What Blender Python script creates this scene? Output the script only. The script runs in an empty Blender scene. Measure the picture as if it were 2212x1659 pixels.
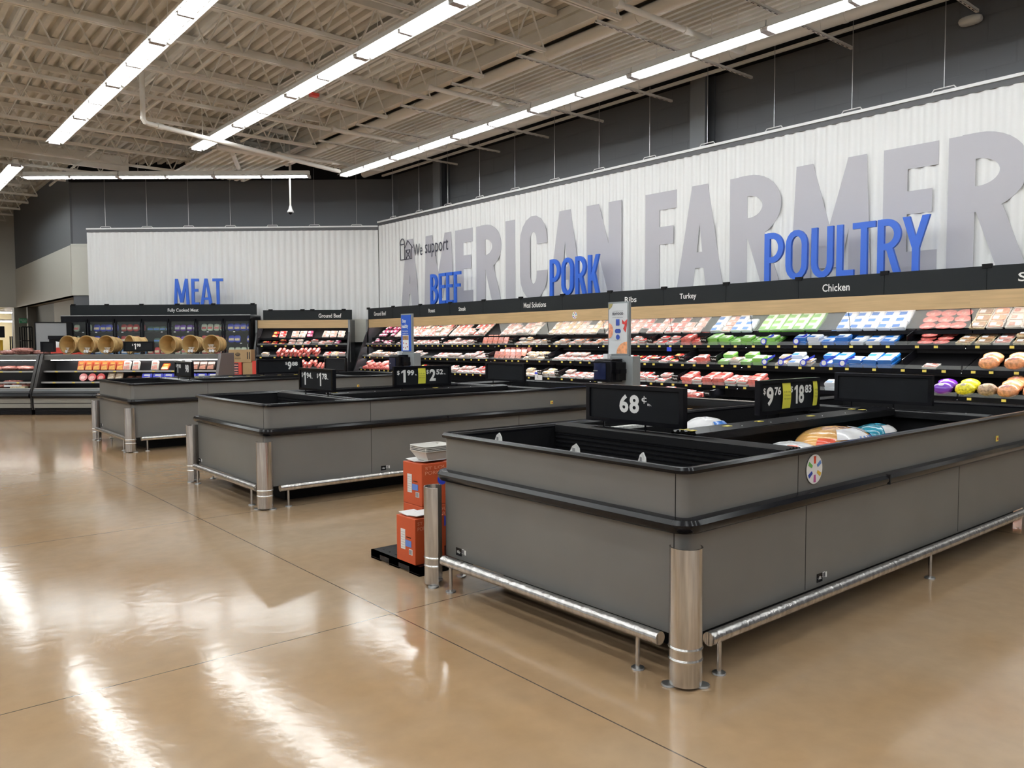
import bpy, bmesh, math, random
from mathutils import Vector, Matrix
random.seed(7)
S = bpy.context.scene
COL = S.collection
# ------------------------------------------------------------------ camera, world, exposure
CAM_F, YAW, PITCH, ROLL, CH = 1716.0, 0.6964, 0.05362, -0.00472, 1.5
fw = Vector((math.sin(YAW)*math.cos(PITCH), math.cos(YAW)*math.cos(PITCH), -math.sin(PITCH)))
rt = fw.cross(Vector((0, 0, 1))).normalized(); up = rt.cross(fw)
rt2 = rt*math.cos(ROLL)+up*math.sin(ROLL); up2 = -rt*math.sin(ROLL)+up*math.cos(ROLL)
cam = bpy.data.objects.new('camera', bpy.data.cameras.new('camera'))
COL.objects.link(cam)
cm = Matrix((rt2, up2, -fw)).transposed().to_4x4(); cm.translation = (0, 0, CH)
cam.matrix_world = cm
cam.data.sensor_width = 36.0; cam.data.lens = CAM_F/2212*36
cam.data.clip_end = 200; cam.data.clip_start = 0.05
S.camera = cam
w = bpy.data.worlds.new('store_fill_glow'); S.world = w; w.use_nodes = True  # even glow added as fill light for the unbuilt rest of the store
w.node_tree.nodes['Background'].inputs[0].default_value = (0.96, 0.98, 1.0, 1)
w.node_tree.nodes['Background'].inputs[1].default_value = 0.5
TUBE = 32.0
S.view_settings.view_transform = 'Standard'; S.view_settings.look = 'None'
S.view_settings.exposure = 0.0; S.view_settings.gamma = 1.0
S.view_settings.use_curve_mapping = False
try:
    S.cycles.use_denoising = True
    S.cycles.max_bounces = 6; S.cycles.diffuse_bounces = 3; S.cycles.glossy_bounces = 3
    S.cycles.transmission_bounces = 4; S.cycles.transparent_max_bounces = 8
    S.cycles.sample_clamp_indirect = 6.0
    S.cycles.caustics_reflective = False; S.cycles.caustics_refractive = False
except Exception:
    pass
# ------------------------------------------------------------------ frames
def FR(ox, oy, a):
    return Matrix.Translation((ox, oy, 0)) @ Matrix.Rotation(a, 4, 'Z')
TH = 0.7256
W0 = FR(0, 0, 0)
WR = FR(12.6, 0, -math.pi/2)          # right wall: local x = -world y, local y = depth into the wall
WC = FR(12.6, 21.43, -TH)             # chamfer wall: local x right, local y into the wall
# ------------------------------------------------------------------ materials
MATS = {}
def mat(name, col, rough=0.5, metal=0.0, noise=None, bump=None, spec=0.5, coat=0.0, alpha=None, emit=None, rand=0.0, trans=0.0):
    """noise=(scale, amount, stretch), bump=(scale, strength, stretch)"""
    if name in MATS: return MATS[name]
    m = bpy.data.materials.new(name); m.use_nodes = True
    nt = m.node_tree; b = nt.nodes['Principled BSDF']
    c4 = (*col, 1)
    b.inputs['Base Color'].default_value = c4
    b.inputs['Roughness'].default_value = rough; b.inputs['Metallic'].default_value = metal
    b.inputs['Specular IOR Level'].default_value = spec
    if coat: b.inputs['Coat Weight'].default_value = coat; b.inputs['Coat Roughness'].default_value = 0.08
    if alpha is not None: b.inputs['Alpha'].default_value = alpha
    if trans: b.inputs['Transmission Weight'].default_value = trans
    if emit: b.inputs['Emission Color'].default_value = (*emit[0], 1); b.inputs['Emission Strength'].default_value = emit[1]
    src = None
    def coords(stretch):
        tc = nt.nodes.new('ShaderNodeTexCoord'); mp = nt.nodes.new('ShaderNodeMapping')
        mp.inputs['Scale'].default_value = stretch; nt.links.new(tc.outputs['Object'], mp.inputs['Vector']); return mp.outputs[0]
    if noise:
        sc_, amt, st = noise
        n = nt.nodes.new('ShaderNodeTexNoise'); n.inputs['Scale'].default_value = sc_; n.inputs['Detail'].default_value = 3
        nt.links.new(coords(st), n.inputs['Vector'])
        r = nt.nodes.new('ShaderNodeMapRange'); r.inputs[1].default_value = 0.3; r.inputs[2].default_value = 0.7
        r.inputs[3].default_value = 1-amt; r.inputs[4].default_value = 1+amt
        nt.links.new(n.outputs[0], r.inputs[0])
        src = r.outputs[0]
    if rand:
        oi = nt.nodes.new('ShaderNodeObjectInfo'); r2 = nt.nodes.new('ShaderNodeMapRange')
        r2.inputs[3].default_value = 1-rand; r2.inputs[4].default_value = 1+rand
        nt.links.new(oi.outputs['Random'], r2.inputs[0])
        if src:
            mu = nt.nodes.new('ShaderNodeMath'); mu.operation = 'MULTIPLY'
            nt.links.new(src, mu.inputs[0]); nt.links.new(r2.outputs[0], mu.inputs[1]); src = mu.outputs[0]
        else: src = r2.outputs[0]
    if src:
        hs = nt.nodes.new('ShaderNodeHueSaturation'); hs.inputs['Color'].default_value = c4
        nt.links.new(src, hs.inputs['Value']); nt.links.new(hs.outputs[0], b.inputs['Base Color'])
    if bump:
        sc_, st_, stt = bump
        n = nt.nodes.new('ShaderNodeTexNoise'); n.inputs['Scale'].default_value = sc_; n.inputs['Detail'].default_value = 3
        nt.links.new(coords(stt), n.inputs['Vector'])
        bp = nt.nodes.new('ShaderNodeBump'); bp.inputs['Strength'].default_value = st_; bp.inputs['Distance'].default_value = 0.01
        nt.links.new(n.outputs[0], bp.inputs['Height']); nt.links.new(bp.outputs[0], b.inputs['Normal'])
    MATS[name] = m
    return m
ONE = (1, 1, 1)
GREY = mat('grey_laminate', (0.155, 0.152, 0.145), 0.42, noise=(1.6, 0.07, ONE))
BLACK = mat('black_plastic', (0.006, 0.006, 0.008), 0.18, spec=0.22)
MATTE = mat('matte_black', (0.007, 0.007, 0.008), 0.6, spec=0.15)
RIB = mat('ribbed_black_rail', (0.008, 0.008, 0.010), 0.22, spec=0.35)
CHAR = mat('charcoal_board', (0.019, 0.022, 0.024), 0.6, spec=0.15)
STEEL = mat('brushed_stainless_light_bands', (0.62, 0.61, 0.60), 0.24, 1.0, noise=(9, 0.26, (4, 4, 0.35)), bump=(9, 0.45, (5, 5, 0.12)))  # streaks: brushed grain plus bands of reflected light put into the colour
ALU = mat('satin_aluminium', (0.55, 0.55, 0.54), 0.35, 0.9)
WHITEP = mat('white_panel_paint', (0.84, 0.84, 0.83), 0.45)
LETTER = mat('pale_grey_letter_paint', (0.50, 0.49, 0.53), 0.5)
BLUE = mat('blue_letter', (0.02, 0.12, 0.62), 0.35)
DARKW = mat('dark_grey_wall_paint', (0.12, 0.128, 0.14), 0.55)
TAN = mat('tan_painted_steel', (0.80, 0.76, 0.68), 0.6, noise=(2.5, 0.06, ONE))
TANP = mat('tan_painted_pipe', (0.84, 0.81, 0.75), 0.5)
CREAM = mat('cream_wall_paint', (0.68, 0.67, 0.60), 0.6)
BROWNW = mat('brown_grey_wall', (0.17, 0.15, 0.115), 0.6, noise=(1.2, 0.12, ONE))
WOOD = mat('light_maple_laminate', (0.56, 0.39, 0.20), 0.4, noise=(3, 0.10, (0.6, 6, 9)))
BASKW = mat('basket_wood_slats', (0.62, 0.42, 0.18), 0.6, noise=(7, 0.18, (1, 1, 0.4)))
BASKB = mat('basket_wood_band', (0.50, 0.33, 0.14), 0.6)
WHITE = mat('white_card', (0.85, 0.85, 0.85), 0.5)
TEXTW = mat('white_lettering', (0.88, 0.88, 0.86), 0.5)
TEXTD = mat('dark_lettering', (0.03, 0.03, 0.05), 0.5)
YEL = mat('yellow_tag', (0.85, 0.68, 0.13), 0.5)
YELC = mat('yellow_card', (0.80, 0.76, 0.08), 0.5)
DISP = mat('black_sign_face', (0.009, 0.010, 0.012), 0.5, spec=0.15, noise=(3, 0.2, (1, 8, 1)))
GLASS = mat('glare_hazed_glass', (0.9, 0.95, 0.93), 0.05, alpha=0.26, spec=0.6)  # pale, less clear colour paints in the haze of reflected lights
GLASSD = mat('cooler_door_glass', (0.5, 0.55, 0.55), 0.03, alpha=0.14, spec=0.5)
ACRYL = mat('clear_acrylic', (0.8, 0.85, 0.85), 0.08, alpha=0.10)
ORANGE = mat('orange_carton', (0.52, 0.078, 0.02), 0.5, noise=(3, 0.05, ONE))
CARD = mat('brown_cardboard', (0.42, 0.28, 0.14), 0.7, noise=(4, 0.06, ONE))
REDC = mat('red_carton', (0.66, 0.06, 0.04), 0.5)
KGREY = mat('kiosk_grey_metal', (0.22, 0.24, 0.25), 0.4)
TUBEM = mat('lit_fluorescent_tube', (1, 1, 1), 0.5, emit=((0.93, 0.98, 1.0), TUBE))
LEDM = mat('lit_case_lamp', (1, 1, 1), 0.5, emit=((1.0, 0.97, 0.95), 26.0))
LEDD = mat('lit_deli_lamp', (1, 1, 1), 0.5, emit=((1.0, 0.97, 0.93), 16.0))
REFL = mat('white_fixture_reflector', (0.85, 0.85, 0.82), 0.35)
MIRR = mat('polished_case_interior', (0.04, 0.04, 0.045), 0.25)
FOAMW = mat('white_foam_tray', (0.70, 0.68, 0.64), 0.4)
def stain(name, c): return mat(name, c, 0.22, coat=0.5, noise=(28, 0.35, ONE), rand=0.15)
# floor --------------------------------------------------------------
def floor_mat():
    m = bpy.data.materials.new('polished_tan_concrete'); m.use_nodes = True
    nt = m.node_tree; b = nt.nodes['Principled BSDF']; N = nt.nodes.new; L = nt.links.new
    tc = N('ShaderNodeTexCoord')
    n1 = N('ShaderNodeTexNoise'); n1.inputs['Scale'].default_value = 0.55; n1.inputs['Detail'].default_value = 4
    n2 = N('ShaderNodeTexNoise'); n2.inputs['Scale'].default_value = 9; n2.inputs['Detail'].default_value = 5
    L(tc.outputs['Object'], n1.inputs['Vector']); L(tc.outputs['Object'], n2.inputs['Vector'])
    r = N('ShaderNodeValToRGB'); r.color_ramp.elements[0].position = 0.35; r.color_ramp.elements[0].color = (0.43, 0.27, 0.14, 1)
    r.color_ramp.elements[1].position = 0.68; r.color_ramp.elements[1].color = (0.47, 0.352, 0.24, 1)
    L(n1.outputs[0], r.inputs[0])
    mx = N('ShaderNodeMix'); mx.data_type = 'RGBA'; mx.blend_type = 'MULTIPLY'; mx.inputs[0].default_value = 0.25
    L(r.outputs[0], mx.inputs[6]); L(n2.outputs[0], mx.inputs[7])
    # saw-cut joints: distance to lines x = 2.26 + 4.6 i, y = 3.74 + 3.1 j
    sx = N('ShaderNodeSeparateXYZ'); L(tc.outputs['Object'], sx.inputs[0])
    def line(sock, off, per, wd):
        a = N('ShaderNodeMath'); a.operation = 'SUBTRACT'; L(sock, a.inputs[0]); a.inputs[1].default_value = off
        p = N('ShaderNodeMath'); p.operation = 'PINGPONG'; L(a.outputs[0], p.inputs[0]); p.inputs[1].default_value = per/2
        c = N('ShaderNodeMath'); c.operation = 'LESS_THAN'; L(p.outputs[0], c.inputs[0]); c.inputs[1].default_value = wd
        return c.outputs[0]
    a = line(sx.outputs[0], 2.26, 4.6, 0.0035); c = line(sx.outputs[1], 3.74, 3.1, 0.0035)
    mxm = N('ShaderNodeMath'); mxm.operation = 'MAXIMUM'; L(a, mxm.inputs[0]); L(c, mxm.inputs[1])
    # small dark chips
    v = N('ShaderNodeTexVoronoi'); v.inputs['Scale'].default_value = 1.1; L(tc.outputs['Object'], v.inputs['Vector'])
    lt = N('ShaderNodeMath'); lt.operation = 'LESS_THAN'; L(v.outputs['Distance'], lt.inputs[0]); lt.inputs[1].default_value = 0.007
    mm = N('ShaderNodeMath'); mm.operation = 'MAXIMUM'; L(mxm.outputs[0], mm.inputs[0]); L(lt.outputs[0], mm.inputs[1])
    m2 = N('ShaderNodeMix'); m2.data_type = 'RGBA'; L(mm.outputs[0], m2.inputs[0]); L(mx.outputs[2], m2.inputs[6])
    m2.inputs[7].default_value = (0.07, 0.05, 0.035, 1)
    L(m2.outputs[2], b.inputs['Base Color'])
    rr = N('ShaderNodeMapRange'); rr.inputs[3].default_value = 0.07; rr.inputs[4].default_value = 0.18
    L(n1.outputs[0], rr.inputs[0]); L(rr.outputs[0], b.inputs['Roughness'])
    b.inputs['Specular IOR Level'].default_value = 0.75
    n3 = N('ShaderNodeTexNoise'); n3.inputs['Scale'].default_value = 11.0; n3.inputs['Detail'].default_value = 8
    L(tc.outputs['Object'], n3.inputs['Vector'])
    bp = N('ShaderNodeBump'); bp.inputs['Strength'].default_value = 0.14; bp.inputs['Distance'].default_value = 0.006
    L(n3.outputs[0], bp.inputs['Height']); L(bp.outputs[0], b.inputs['Normal'])
    return m
def block_mat():
    m = bpy.data.materials.new('dark_painted_block'); m.use_nodes = True
    nt = m.node_tree; b = nt.nodes['Principled BSDF']; N = nt.nodes.new; L = nt.links.new
    b.inputs['Base Color'].default_value = (0.15, 0.155, 0.165, 1); b.inputs['Roughness'].default_value = 0.5
    tc = N('ShaderNodeTexCoord'); mp = N('ShaderNodeMapping'); mp.inputs['Rotation'].default_value = (0, math.pi/2, 0)
    sx = N('ShaderNodeSeparateXYZ'); cb = N('ShaderNodeCombineXYZ')
    L(tc.outputs['Object'], sx.inputs[0]); L(sx.outputs[0], cb.inputs[0]); L(sx.outputs[2], cb.inputs[1])
    br = N('ShaderNodeTexBrick'); br.inputs['Scale'].default_value = 1.0; br.inputs['Mortar Size'].default_value = 0.008
    br.inputs['Brick Width'].default_value = 0.8; br.inputs['Row Height'].default_value = 0.4
    br.inputs['Color1'].default_value = (1, 1, 1, 1); br.inputs['Color2'].default_value = (1, 1, 1, 1); br.inputs['Mortar'].default_value = (0, 0, 0, 1)
    L(cb.outputs[0], br.inputs['Vector'])
    bp = N('ShaderNodeBump'); bp.inputs['Strength'].default_value = 0.9; bp.inputs['Distance'].default_value = 0.015
    L(br.outputs[0], bp.inputs['Height']); L(bp.outputs[0], b.inputs['Normal'])
    return m
# ------------------------------------------------------------------ mesh builder
class MB:
    def __init__(s): s.v = []; s.f = []; s.m = []; s.mats = []
    def mi(s, m):
        if m not in s.mats: s.mats.append(m)
        return s.mats.index(m)
    def add(s, vs, fs, m):
        k = len(s.v); s.v += [tuple(v) for v in vs]; i = s.mi(m)
        for f in fs: s.f.append([k+j for j in f]); s.m.append(i)
        return s
    def box(s, x0, x1, y0, y1, z0, z1, m):
        vs = [(x, y, z) for z in (z0, z1) for y in (y0, y1) for x in (x0, x1)]
        return s.add(vs, [(0, 2, 3, 1), (4, 5, 7, 6), (0, 1, 5, 4), (2, 6, 7, 3), (0, 4, 6, 2), (1, 3, 7, 5)], m)
    def obox(s, c, hx, hy, hz, M, m):
        vs = [Vector(c)+M @ Vector((x*hx, y*hy, z*hz)) for z in (-1, 1) for y in (-1, 1) for x in (-1, 1)]
        return s.add(vs, [(0, 2, 3, 1), (4, 5, 7, 6), (0, 1, 5, 4), (2, 6, 7, 3), (0, 4, 6, 2), (1, 3, 7, 5)], m)
    def prism(s, pts, a0, a1, m, axis='x'):
        """pts: closed profile (u,v); extruded along axis"""
        def P(u, v, a): return {'x': (a, u, v), 'y': (u, a, v), 'z': (u, v, a)}[axis]
        n = len(pts)
        vs = [P(u, v, a0) for u, v in pts]+[P(u, v, a1) for u, v in pts]
        fs = [(i, (i+1) % n, n+(i+1) % n, n+i) for i in range(n)]+[tuple(range(n))[::-1], tuple(range(n, 2*n))]
        return s.add(vs, fs, m)
    def tube(s, path, r, m, n=10, cap=True):
        path = [Vector(p) for p in path]; rings = []
        rr = r if isinstance(r, (list, tuple)) else [r]*len(path)
        pu = None
        for i, p in enumerate(path):
            d = (path[min(i+1, len(path)-1)]-path[max(i-1, 0)]).normalized()
            u = d.orthogonal().normalized() if pu is None else (pu-d*pu.dot(d)).normalized()
            pu = u; v = d.cross(u)
            rings.append([p+(u*math.cos(2*math.pi*k/n)+v*math.sin(2*math.pi*k/n))*rr[i] for k in range(n)])
        vs = [q for R in rings for q in R]; fs = []
        for i in range(len(path)-1):
            for k in range(n):
                a = i*n+k; b = i*n+(k+1) % n; fs.append((a, b, b+n, a+n))
        if cap: fs += [tuple(range(n))[::-1], tuple(range((len(path)-1)*n, len(path)*n))]
        return s.add(vs, fs, m)
    def lathe(s, prof, m, n=24, c=(0, 0, 0), a0=0, a1=2*math.pi):
        full = abs(a1-a0-2*math.pi) < 1e-6; k = n if full else n+1
        vs = []
        for r, z in prof:
            for i in range(k):
                a = a0+(a1-a0)*i/n; vs.append((c[0]+r*math.cos(a), c[1]+r*math.sin(a), c[2]+z))
        fs = []
        for j in range(len(prof)-1):
            for i in range(k if full else k-1):
                p = j*k+i; q = j*k+(i+1) % k; fs.append((p, q, q+k, p+k))
        return s.add(vs, fs, m)
    def blob(s, c, rx, ry, rz, m, nu=14, nv=8, pw=1.0, jit=0.0, seed=1):
        rnd = random.Random(seed); vs = []
        for j in range(nv+1):
            t = math.pi*j/nv-math.pi/2
            for i in range(nu):
                a = 2*math.pi*i/nu
                ca, sa, ct, st = math.cos(a), math.sin(a), math.cos(t), math.sin(t)
                g = lambda q: math.copysign(abs(q)**pw, q)
                k = 1+rnd.uniform(-jit, jit)
                vs.append((c[0]+rx*g(ca)*g(ct)*k, c[1]+ry*g(sa)*g(ct)*k, c[2]+rz*g(st)*k))
        fs = [(j*nu+i, j*nu+(i+1) % nu, (j+1)*nu+(i+1) % nu, (j+1)*nu+i) for j in range(nv) for i in range(nu)]
        return s.add(vs, fs, m)
    def merge(s, mesh, m, M=Matrix()):
        vs = [M @ v.co for v in mesh.vertices]; return s.add(vs, [tuple(p.vertices) for p in mesh.polygons], m)
    def mesh(s, name, ang=35):
        me = bpy.data.meshes.new(name); me.from_pydata(s.v, [], s.f)
        for m in s.mats: me.materials.append(m)
        me.polygons.foreach_set('material_index', s.m)
        me.polygons.foreach_set('use_smooth', [True]*len(s.f))
        me.update(); me.validate()
        try: me.set_sharp_from_angle(angle=math.radians(ang))
        except Exception: pass
        return me
    def build(s, name, parent=None, bevel=0, M=None):
        o = bpy.data.objects.new(name, s.mesh(name)); COL.objects.link(o)
        if parent: o.parent = parent
        if M is not None: o.matrix_world = M
        if bevel:
            b = o.modifiers.new('bevel', 'BEVEL'); b.width = bevel; b.segments = 3; b.limit_method = 'ANGLE'
        return o
def tag(o, label=None, cat=None, group=None, kind=None):
    if label: o['label'] = label
    if cat: o['category'] = cat
    if group: o['group'] = group
    if kind: o['kind'] = kind
    elif cat: o['kind'] = 'thing'
    return o
def thing(name, label, cat, M, group=None):
    e = bpy.data.objects.new(name, None); COL.objects.link(e); e.empty_display_size = 0.1
    e.matrix_world = M; return tag(e, label, cat, group)
def dup(root, M, label=None, group=None):
    r = root.copy(); COL.objects.link(r); r.matrix_world = M
    if label: r['label'] = label
    if group: r['group'] = group
    for ch in root.children:
        c = ch.copy(); COL.objects.link(c); c.parent = r
        for g in ch.children:
            d = g.copy(); COL.objects.link(d); d.parent = c
    return r
def T(x, y, z=0): return Matrix.Translation((x, y, z))
def RX(a): return Matrix.Rotation(a, 4, 'X')
def RY(a): return Matrix.Rotation(a, 4, 'Y')
def RZ(a): return Matrix.Rotation(a, 4, 'Z')
# text as mesh ------------------------------------------------------
_tc = {}
def text_mesh(body, off=0.0, depth=0.0):
    k = (body, off, depth)
    if k in _tc: return _tc[k]
    c = bpy.data.curves.new('lettering', 'FONT'); c.body = body; c.size = 1; c.align_x = 'CENTER'; c.align_y = 'CENTER'
    c.offset = off; c.extrude = depth; c.resolution_u = 3
    o = bpy.data.objects.new('lettering', c); COL.objects.link(o)
    bpy.context.view_layer.update()
    me = bpy.data.meshes.new_from_object(o, depsgraph=bpy.context.evaluated_depsgraph_get())
    bpy.data.objects.remove(o); bpy.data.curves.remove(c)
    xs = [v.co.x for v in me.vertices]; ys = [v.co.y for v in me.vertices]
    _tc[k] = (me, min(xs), max(xs), min(ys), max(ys)); return _tc[k]
def put_text(mb, body, x0, x1, z0, z1, y, m, off=0.0):
    """lettering facing -y filling the box x0..x1, z0..z1"""
    me, a, b, c, d = text_mesh(body, off)
    sx = (x1-x0)/(b-a); sz = (z1-z0)/(d-c)
    M = Matrix(((sx, 0, 0, x0-a*sx), (0, 0, -1, y), (0, sz, 0, z0-c*sz), (0, 0, 0, 1)))
    mb.merge(me, m, M); return mb
# block letters -----------------------------------------------------
def strip(pts, t):
    pts = [p for i, p in enumerate(pts) if i == 0 or math.hypot(p[0]-pts[i-1][0], p[1]-pts[i-1][1]) > 1e-4]
    n = len(pts); L = []; R = []
    for i, p in enumerate(pts):
        a = Vector(pts[max(i-1, 0)]); b = Vector(p); c = Vector(pts[min(i+1, n-1)])
        d1 = (b-a).normalized() if i > 0 else (c-b).normalized(); d2 = (c-b).normalized() if i < n-1 else d1
        n1 = Vector((-d1.y, d1.x)); n2 = Vector((-d2.y, d2.x)); mm = (n1+n2).normalized()
        k = t/2/max(0.4, mm.dot(n1)); L.append(b+mm*k); R.append(b-mm*k)
    return [[L[i], L[i+1], R[i+1], R[i]] for i in range(n-1)]
def arc(cx, cy, rx, ry, a0, a1, n=9):
    return [(cx+rx*math.cos(math.radians(a0+(a1-a0)*i/n)), cy+ry*math.sin(math.radians(a0+(a1-a0)*i/n))) for i in range(n+1)]
def glyph(ch, w_, h, t):
    Q = []; tb = t*0.95; h2 = t/2; q = tb/2
    def rect(x0, x1, y0, y1): Q.append([(x0, y0), (x1, y0), (x1, y1), (x0, y1)])
    def dia(x0, y0, x1, y1, t0=t, t1=t): Q.append([(x0-t0/2, y0), (x0+t0/2, y0), (x1+t1/2, y1), (x1-t1/2, y1)])
    def bowl(y0, y1, ww=w_):
        rx = (ww-h2)*0.55; ry = min((y1-y0)/2-q, rx*1.5)
        p = [(h2, y1-q), (ww-h2-rx, y1-q)]+arc(ww-h2-rx, y1-q-ry, rx, ry, 90, 0)+arc(ww-h2-rx, y0+q+ry, rx, ry, 0, -90)+[(h2, y0+q)]
        Q.extend(strip(p, t))
    if ch in 'IFELPRBKT' and ch != 'T': rect(0, t, 0, h)
    if ch in 'FE': rect(t*.9, w_, h-tb, h); rect(t*.9, w_*.9, h*.56-q, h*.56+q)
    if ch in 'EL': rect(t*.9, w_, 0, tb)
    if ch == 'T': rect(w_/2-h2, w_/2+h2, 0, h); rect(0, w_, h-tb, h)
    if ch == 'P': bowl(h*.38, h)
    if ch == 'R': bowl(h*.43, h); dia(w_-h2*1.05, 0, w_*.52, h*.46)
    if ch == 'B': bowl(h*.47, h, w_*.95); bowl(0, h*.56)
    if ch == 'K': dia(w_-h2*1.1, 0, w_*.45, h*.55); dia(t*1.1, h*.33, w_-h2*1.1, h)
    if ch == 'Y': dia(w_/2, h*.42, h2*1.05, h, t, t*1.05); dia(w_/2, h*.42, w_-h2*1.05, h, t, t*1.05); rect(w_/2-h2, w_/2+h2, 0, h*.45)
    if ch == 'A': dia(h2, 0, w_/2-t*.12, h, t*1.05, t*.75); dia(w_-h2, 0, w_/2+t*.12, h, t*1.05, t*.75); rect(w_*.2, w_*.8, h*.2, h*.2+tb*.85)
    if ch == 'M':
        dia(h2, 0, w_*.17, h, t, t*.8); dia(w_-h2, 0, w_*.83, h, t, t*.8)
        dia(w_/2, h*.1, w_*.19, h, t*1.1, t*.7); dia(w_/2, h*.1, w_*.81, h, t*1.1, t*.7)
    if ch == 'N': rect(0, t, 0, h); rect(w_-t, w_, 0, h); dia(w_-h2, 0, h2, h)
    if ch in 'OCU':
        rx = w_/2-h2; ry = rx*1.35; cx = w_/2
        if ch == 'O': Q.extend(strip([(w_-h2, h*.5)]+arc(cx, h-q-ry, rx, ry, 0, 180)+arc(cx, q+ry, rx, ry, 180, 360)+[(w_-h2, h*.5)], t))
        if ch == 'C': Q.extend(strip([(w_-h2, h*.66)]+arc(cx, h-q-ry, rx, ry, 0, 180)+arc(cx, q+ry, rx, ry, 180, 360)+[(w_-h2, h*.34)], t))
        if ch == 'U': Q.extend(strip([(h2, h)]+arc(cx, q+ry, rx, ry, 180, 360)+[(w_-h2, h)], t))
    return Q
def letter(mb, ch, x, z, w_, h, t, y0, y1, m):
    for n_, q in enumerate(glyph(ch, w_, h, t)):
        k = [(x+p[0], z+p[1]) for p in q]
        if sum(k[i][0]*k[(i+1) % 4][1]-k[(i+1) % 4][0]*k[i][1] for i in range(4)) < 0: k = k[::-1]
        mb.prism(k, y0-.00015*n_, y1, m, 'y')
# ================================================================== SETTING
fl = MB(); fl.box(-22, 14.5, -14, 48, -0.2, 0, floor_mat()); tag(fl.build('floor'), kind='structure')
bm_ = block_mat()
mb = MB(); mb.box(-21.9, 14, 0.85, 1.15, 0, 7.6, bm_); tag(mb.build('wall_right', M=WR), kind='structure')
mb = MB(); mb.box(-9.95, 1.1, 0.70, 0.9, 0, 7.6, DARKW); tag(mb.build('wall_back', M=WC), kind='structure')
# block where the chamfer wall jogs into the far part: dark above, cream below, opening beneath
jx0, jx1 = -9.95, -9.06
mb = MB(); mb.box(jx0, jx1, 0.66, 0.70, 3.03, 4.62, CREAM); mb.box(jx0, jx1, 0.64, 0.70, 4.60, 4.66, CREAM)
mb.box(-9.12, -9.0, 0.3, 0.72, 2.0, 3.05, CREAM)
tag(mb.build('trim_1', M=WC), kind='structure')
A = WC @ Vector((jx0, 0.66, 0))       # outer corner of the jog
mb = MB(); mb.box(A.x, A.x+0.25, A.y, A.y+10.8, 4.62, 7.6, DARKW); mb.box(A.x-0.03, A.x+0.22, A.y, A.y+10.8, 3.03, 4.62, CREAM)
tag(mb.build('wall_left'), kind='structure')
mb = MB(); mb.box(-22, A.x+0.2, A.y+10.8, A.y+11.1, 3.03, 7.6, CREAM); mb.box(-22, A.x+0.5, A.y+16, A.y+16.3, 0, 3.4, mat('far_cream_wall', (0.72, 0.62, 0.38), .6))
tag(mb.build('wall_far'), kind='structure')
mb = MB(); mb.box(A.x, 8.2, A.y+0.2, A.y+16, 3.03, 3.12, mat('soffit_paint', (0.42, 0.38, 0.33), .7)); tag(mb.build('trim_2'), kind='structure')
mb = MB(); mb.box(A.x+0.2, 8.2, A.y+9.6, A.y+9.9, 0, 3.03, BROWNW); tag(mb.build('wall_alcove'), kind='structure')
mb = MB(); mb.box(6.1, 6.3, A.y-0.3, A.y+5.9, 0, 3.03, CREAM); mb.box(6.1, 6.35, A.y+5.9, A.y+9.6, 0, 3.03, mat('grey_green_wall', (0.10, 0.105, 0.09), .6))
tag(mb.build('wall_alcove_side'), kind='structure')
mb = MB(); mb.box(A.x-0.1, A.x+0.45, A.y+10.9, A.y+11.5, 0, 3.03, mat('grey_column_paint', (0.22, 0.21, 0.17), .6)); tag(mb.build('trim_3'), kind='structure')
# corrugated roof deck
def corr(x0, x1, y0, y1, z, per, dep, m, mb=None):
    mb = mb or MB(); n = int((x1-x0)/per); vs = []; xs = []
    for i in range(n):
        a = x0+i*per; xs += [(a, 0), (a+per*.42, 0), (a+per*.5, dep), (a+per*.92, dep)]
    for x, d in xs: vs += [(x, y0, z+d), (x, y1, z+d)]
    return mb.add(vs, [(2*i, 2*i+1, 2*i+3, 2*i+2) for i in range(len(xs)-1)], m)
mb = corr(-22, 13.4, -14, 29.5, 7.1, 0.22, 0.10, TAN); mb.box(-22, 14.2, -14, 48, 7.3, 7.4, TAN)
corr(-22, 6.5, 29.5, 44, 7.1, 0.22, 0.08, TAN, mb)
tag(mb.build('ceiling'), kind='structure')
mb = MB(); mb.box(12.35, 13.45, -14, 22.2, 6.74, 7.2, MATTE); mb.box(12.62, 12.68, -14, 21.2, 6.50, 6.55, TANP)  # black box stands for the shaded gap by the wall; slim bar is conduit
tag(mb.build('trim_4'), kind='structure')
mb = MB()                                                    # black box standing for the shade in the gap above the chamfer wall
mb.box(-9.9, 0.3, 0.55, 0.75, 6.6, 7.3, MATTE); tag(mb.build('trim_5', M=WC), kind='structure')
# pilasters on the right wall
for k, (ya, yb, lab) in enumerate([(9.72, 10.08, 'dark grey steel column on the block wall above POULTRY, right one'), (18.82, 19.17, 'dark grey steel column on the block wall above We support, left one')]):
    mb = MB(); mb.box(-yb, -ya, 0.50, 0.56, 0, 6.8, mat('column_grey_lit', (.20, .21, .225), .5)); mb.box(-(ya+yb)/2-.02, -(ya+yb)/2+.02, 0.56, .80, 0, 6.8, DARKW); mb.box(-yb, -ya, 0.80, 0.845, 0, 6.8, DARKW)  # front flange coloured lighter to stand for the light on it
    tag(mb.build('steel_column', M=WR), lab, 'column', 'steel columns on the right wall')
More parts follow.
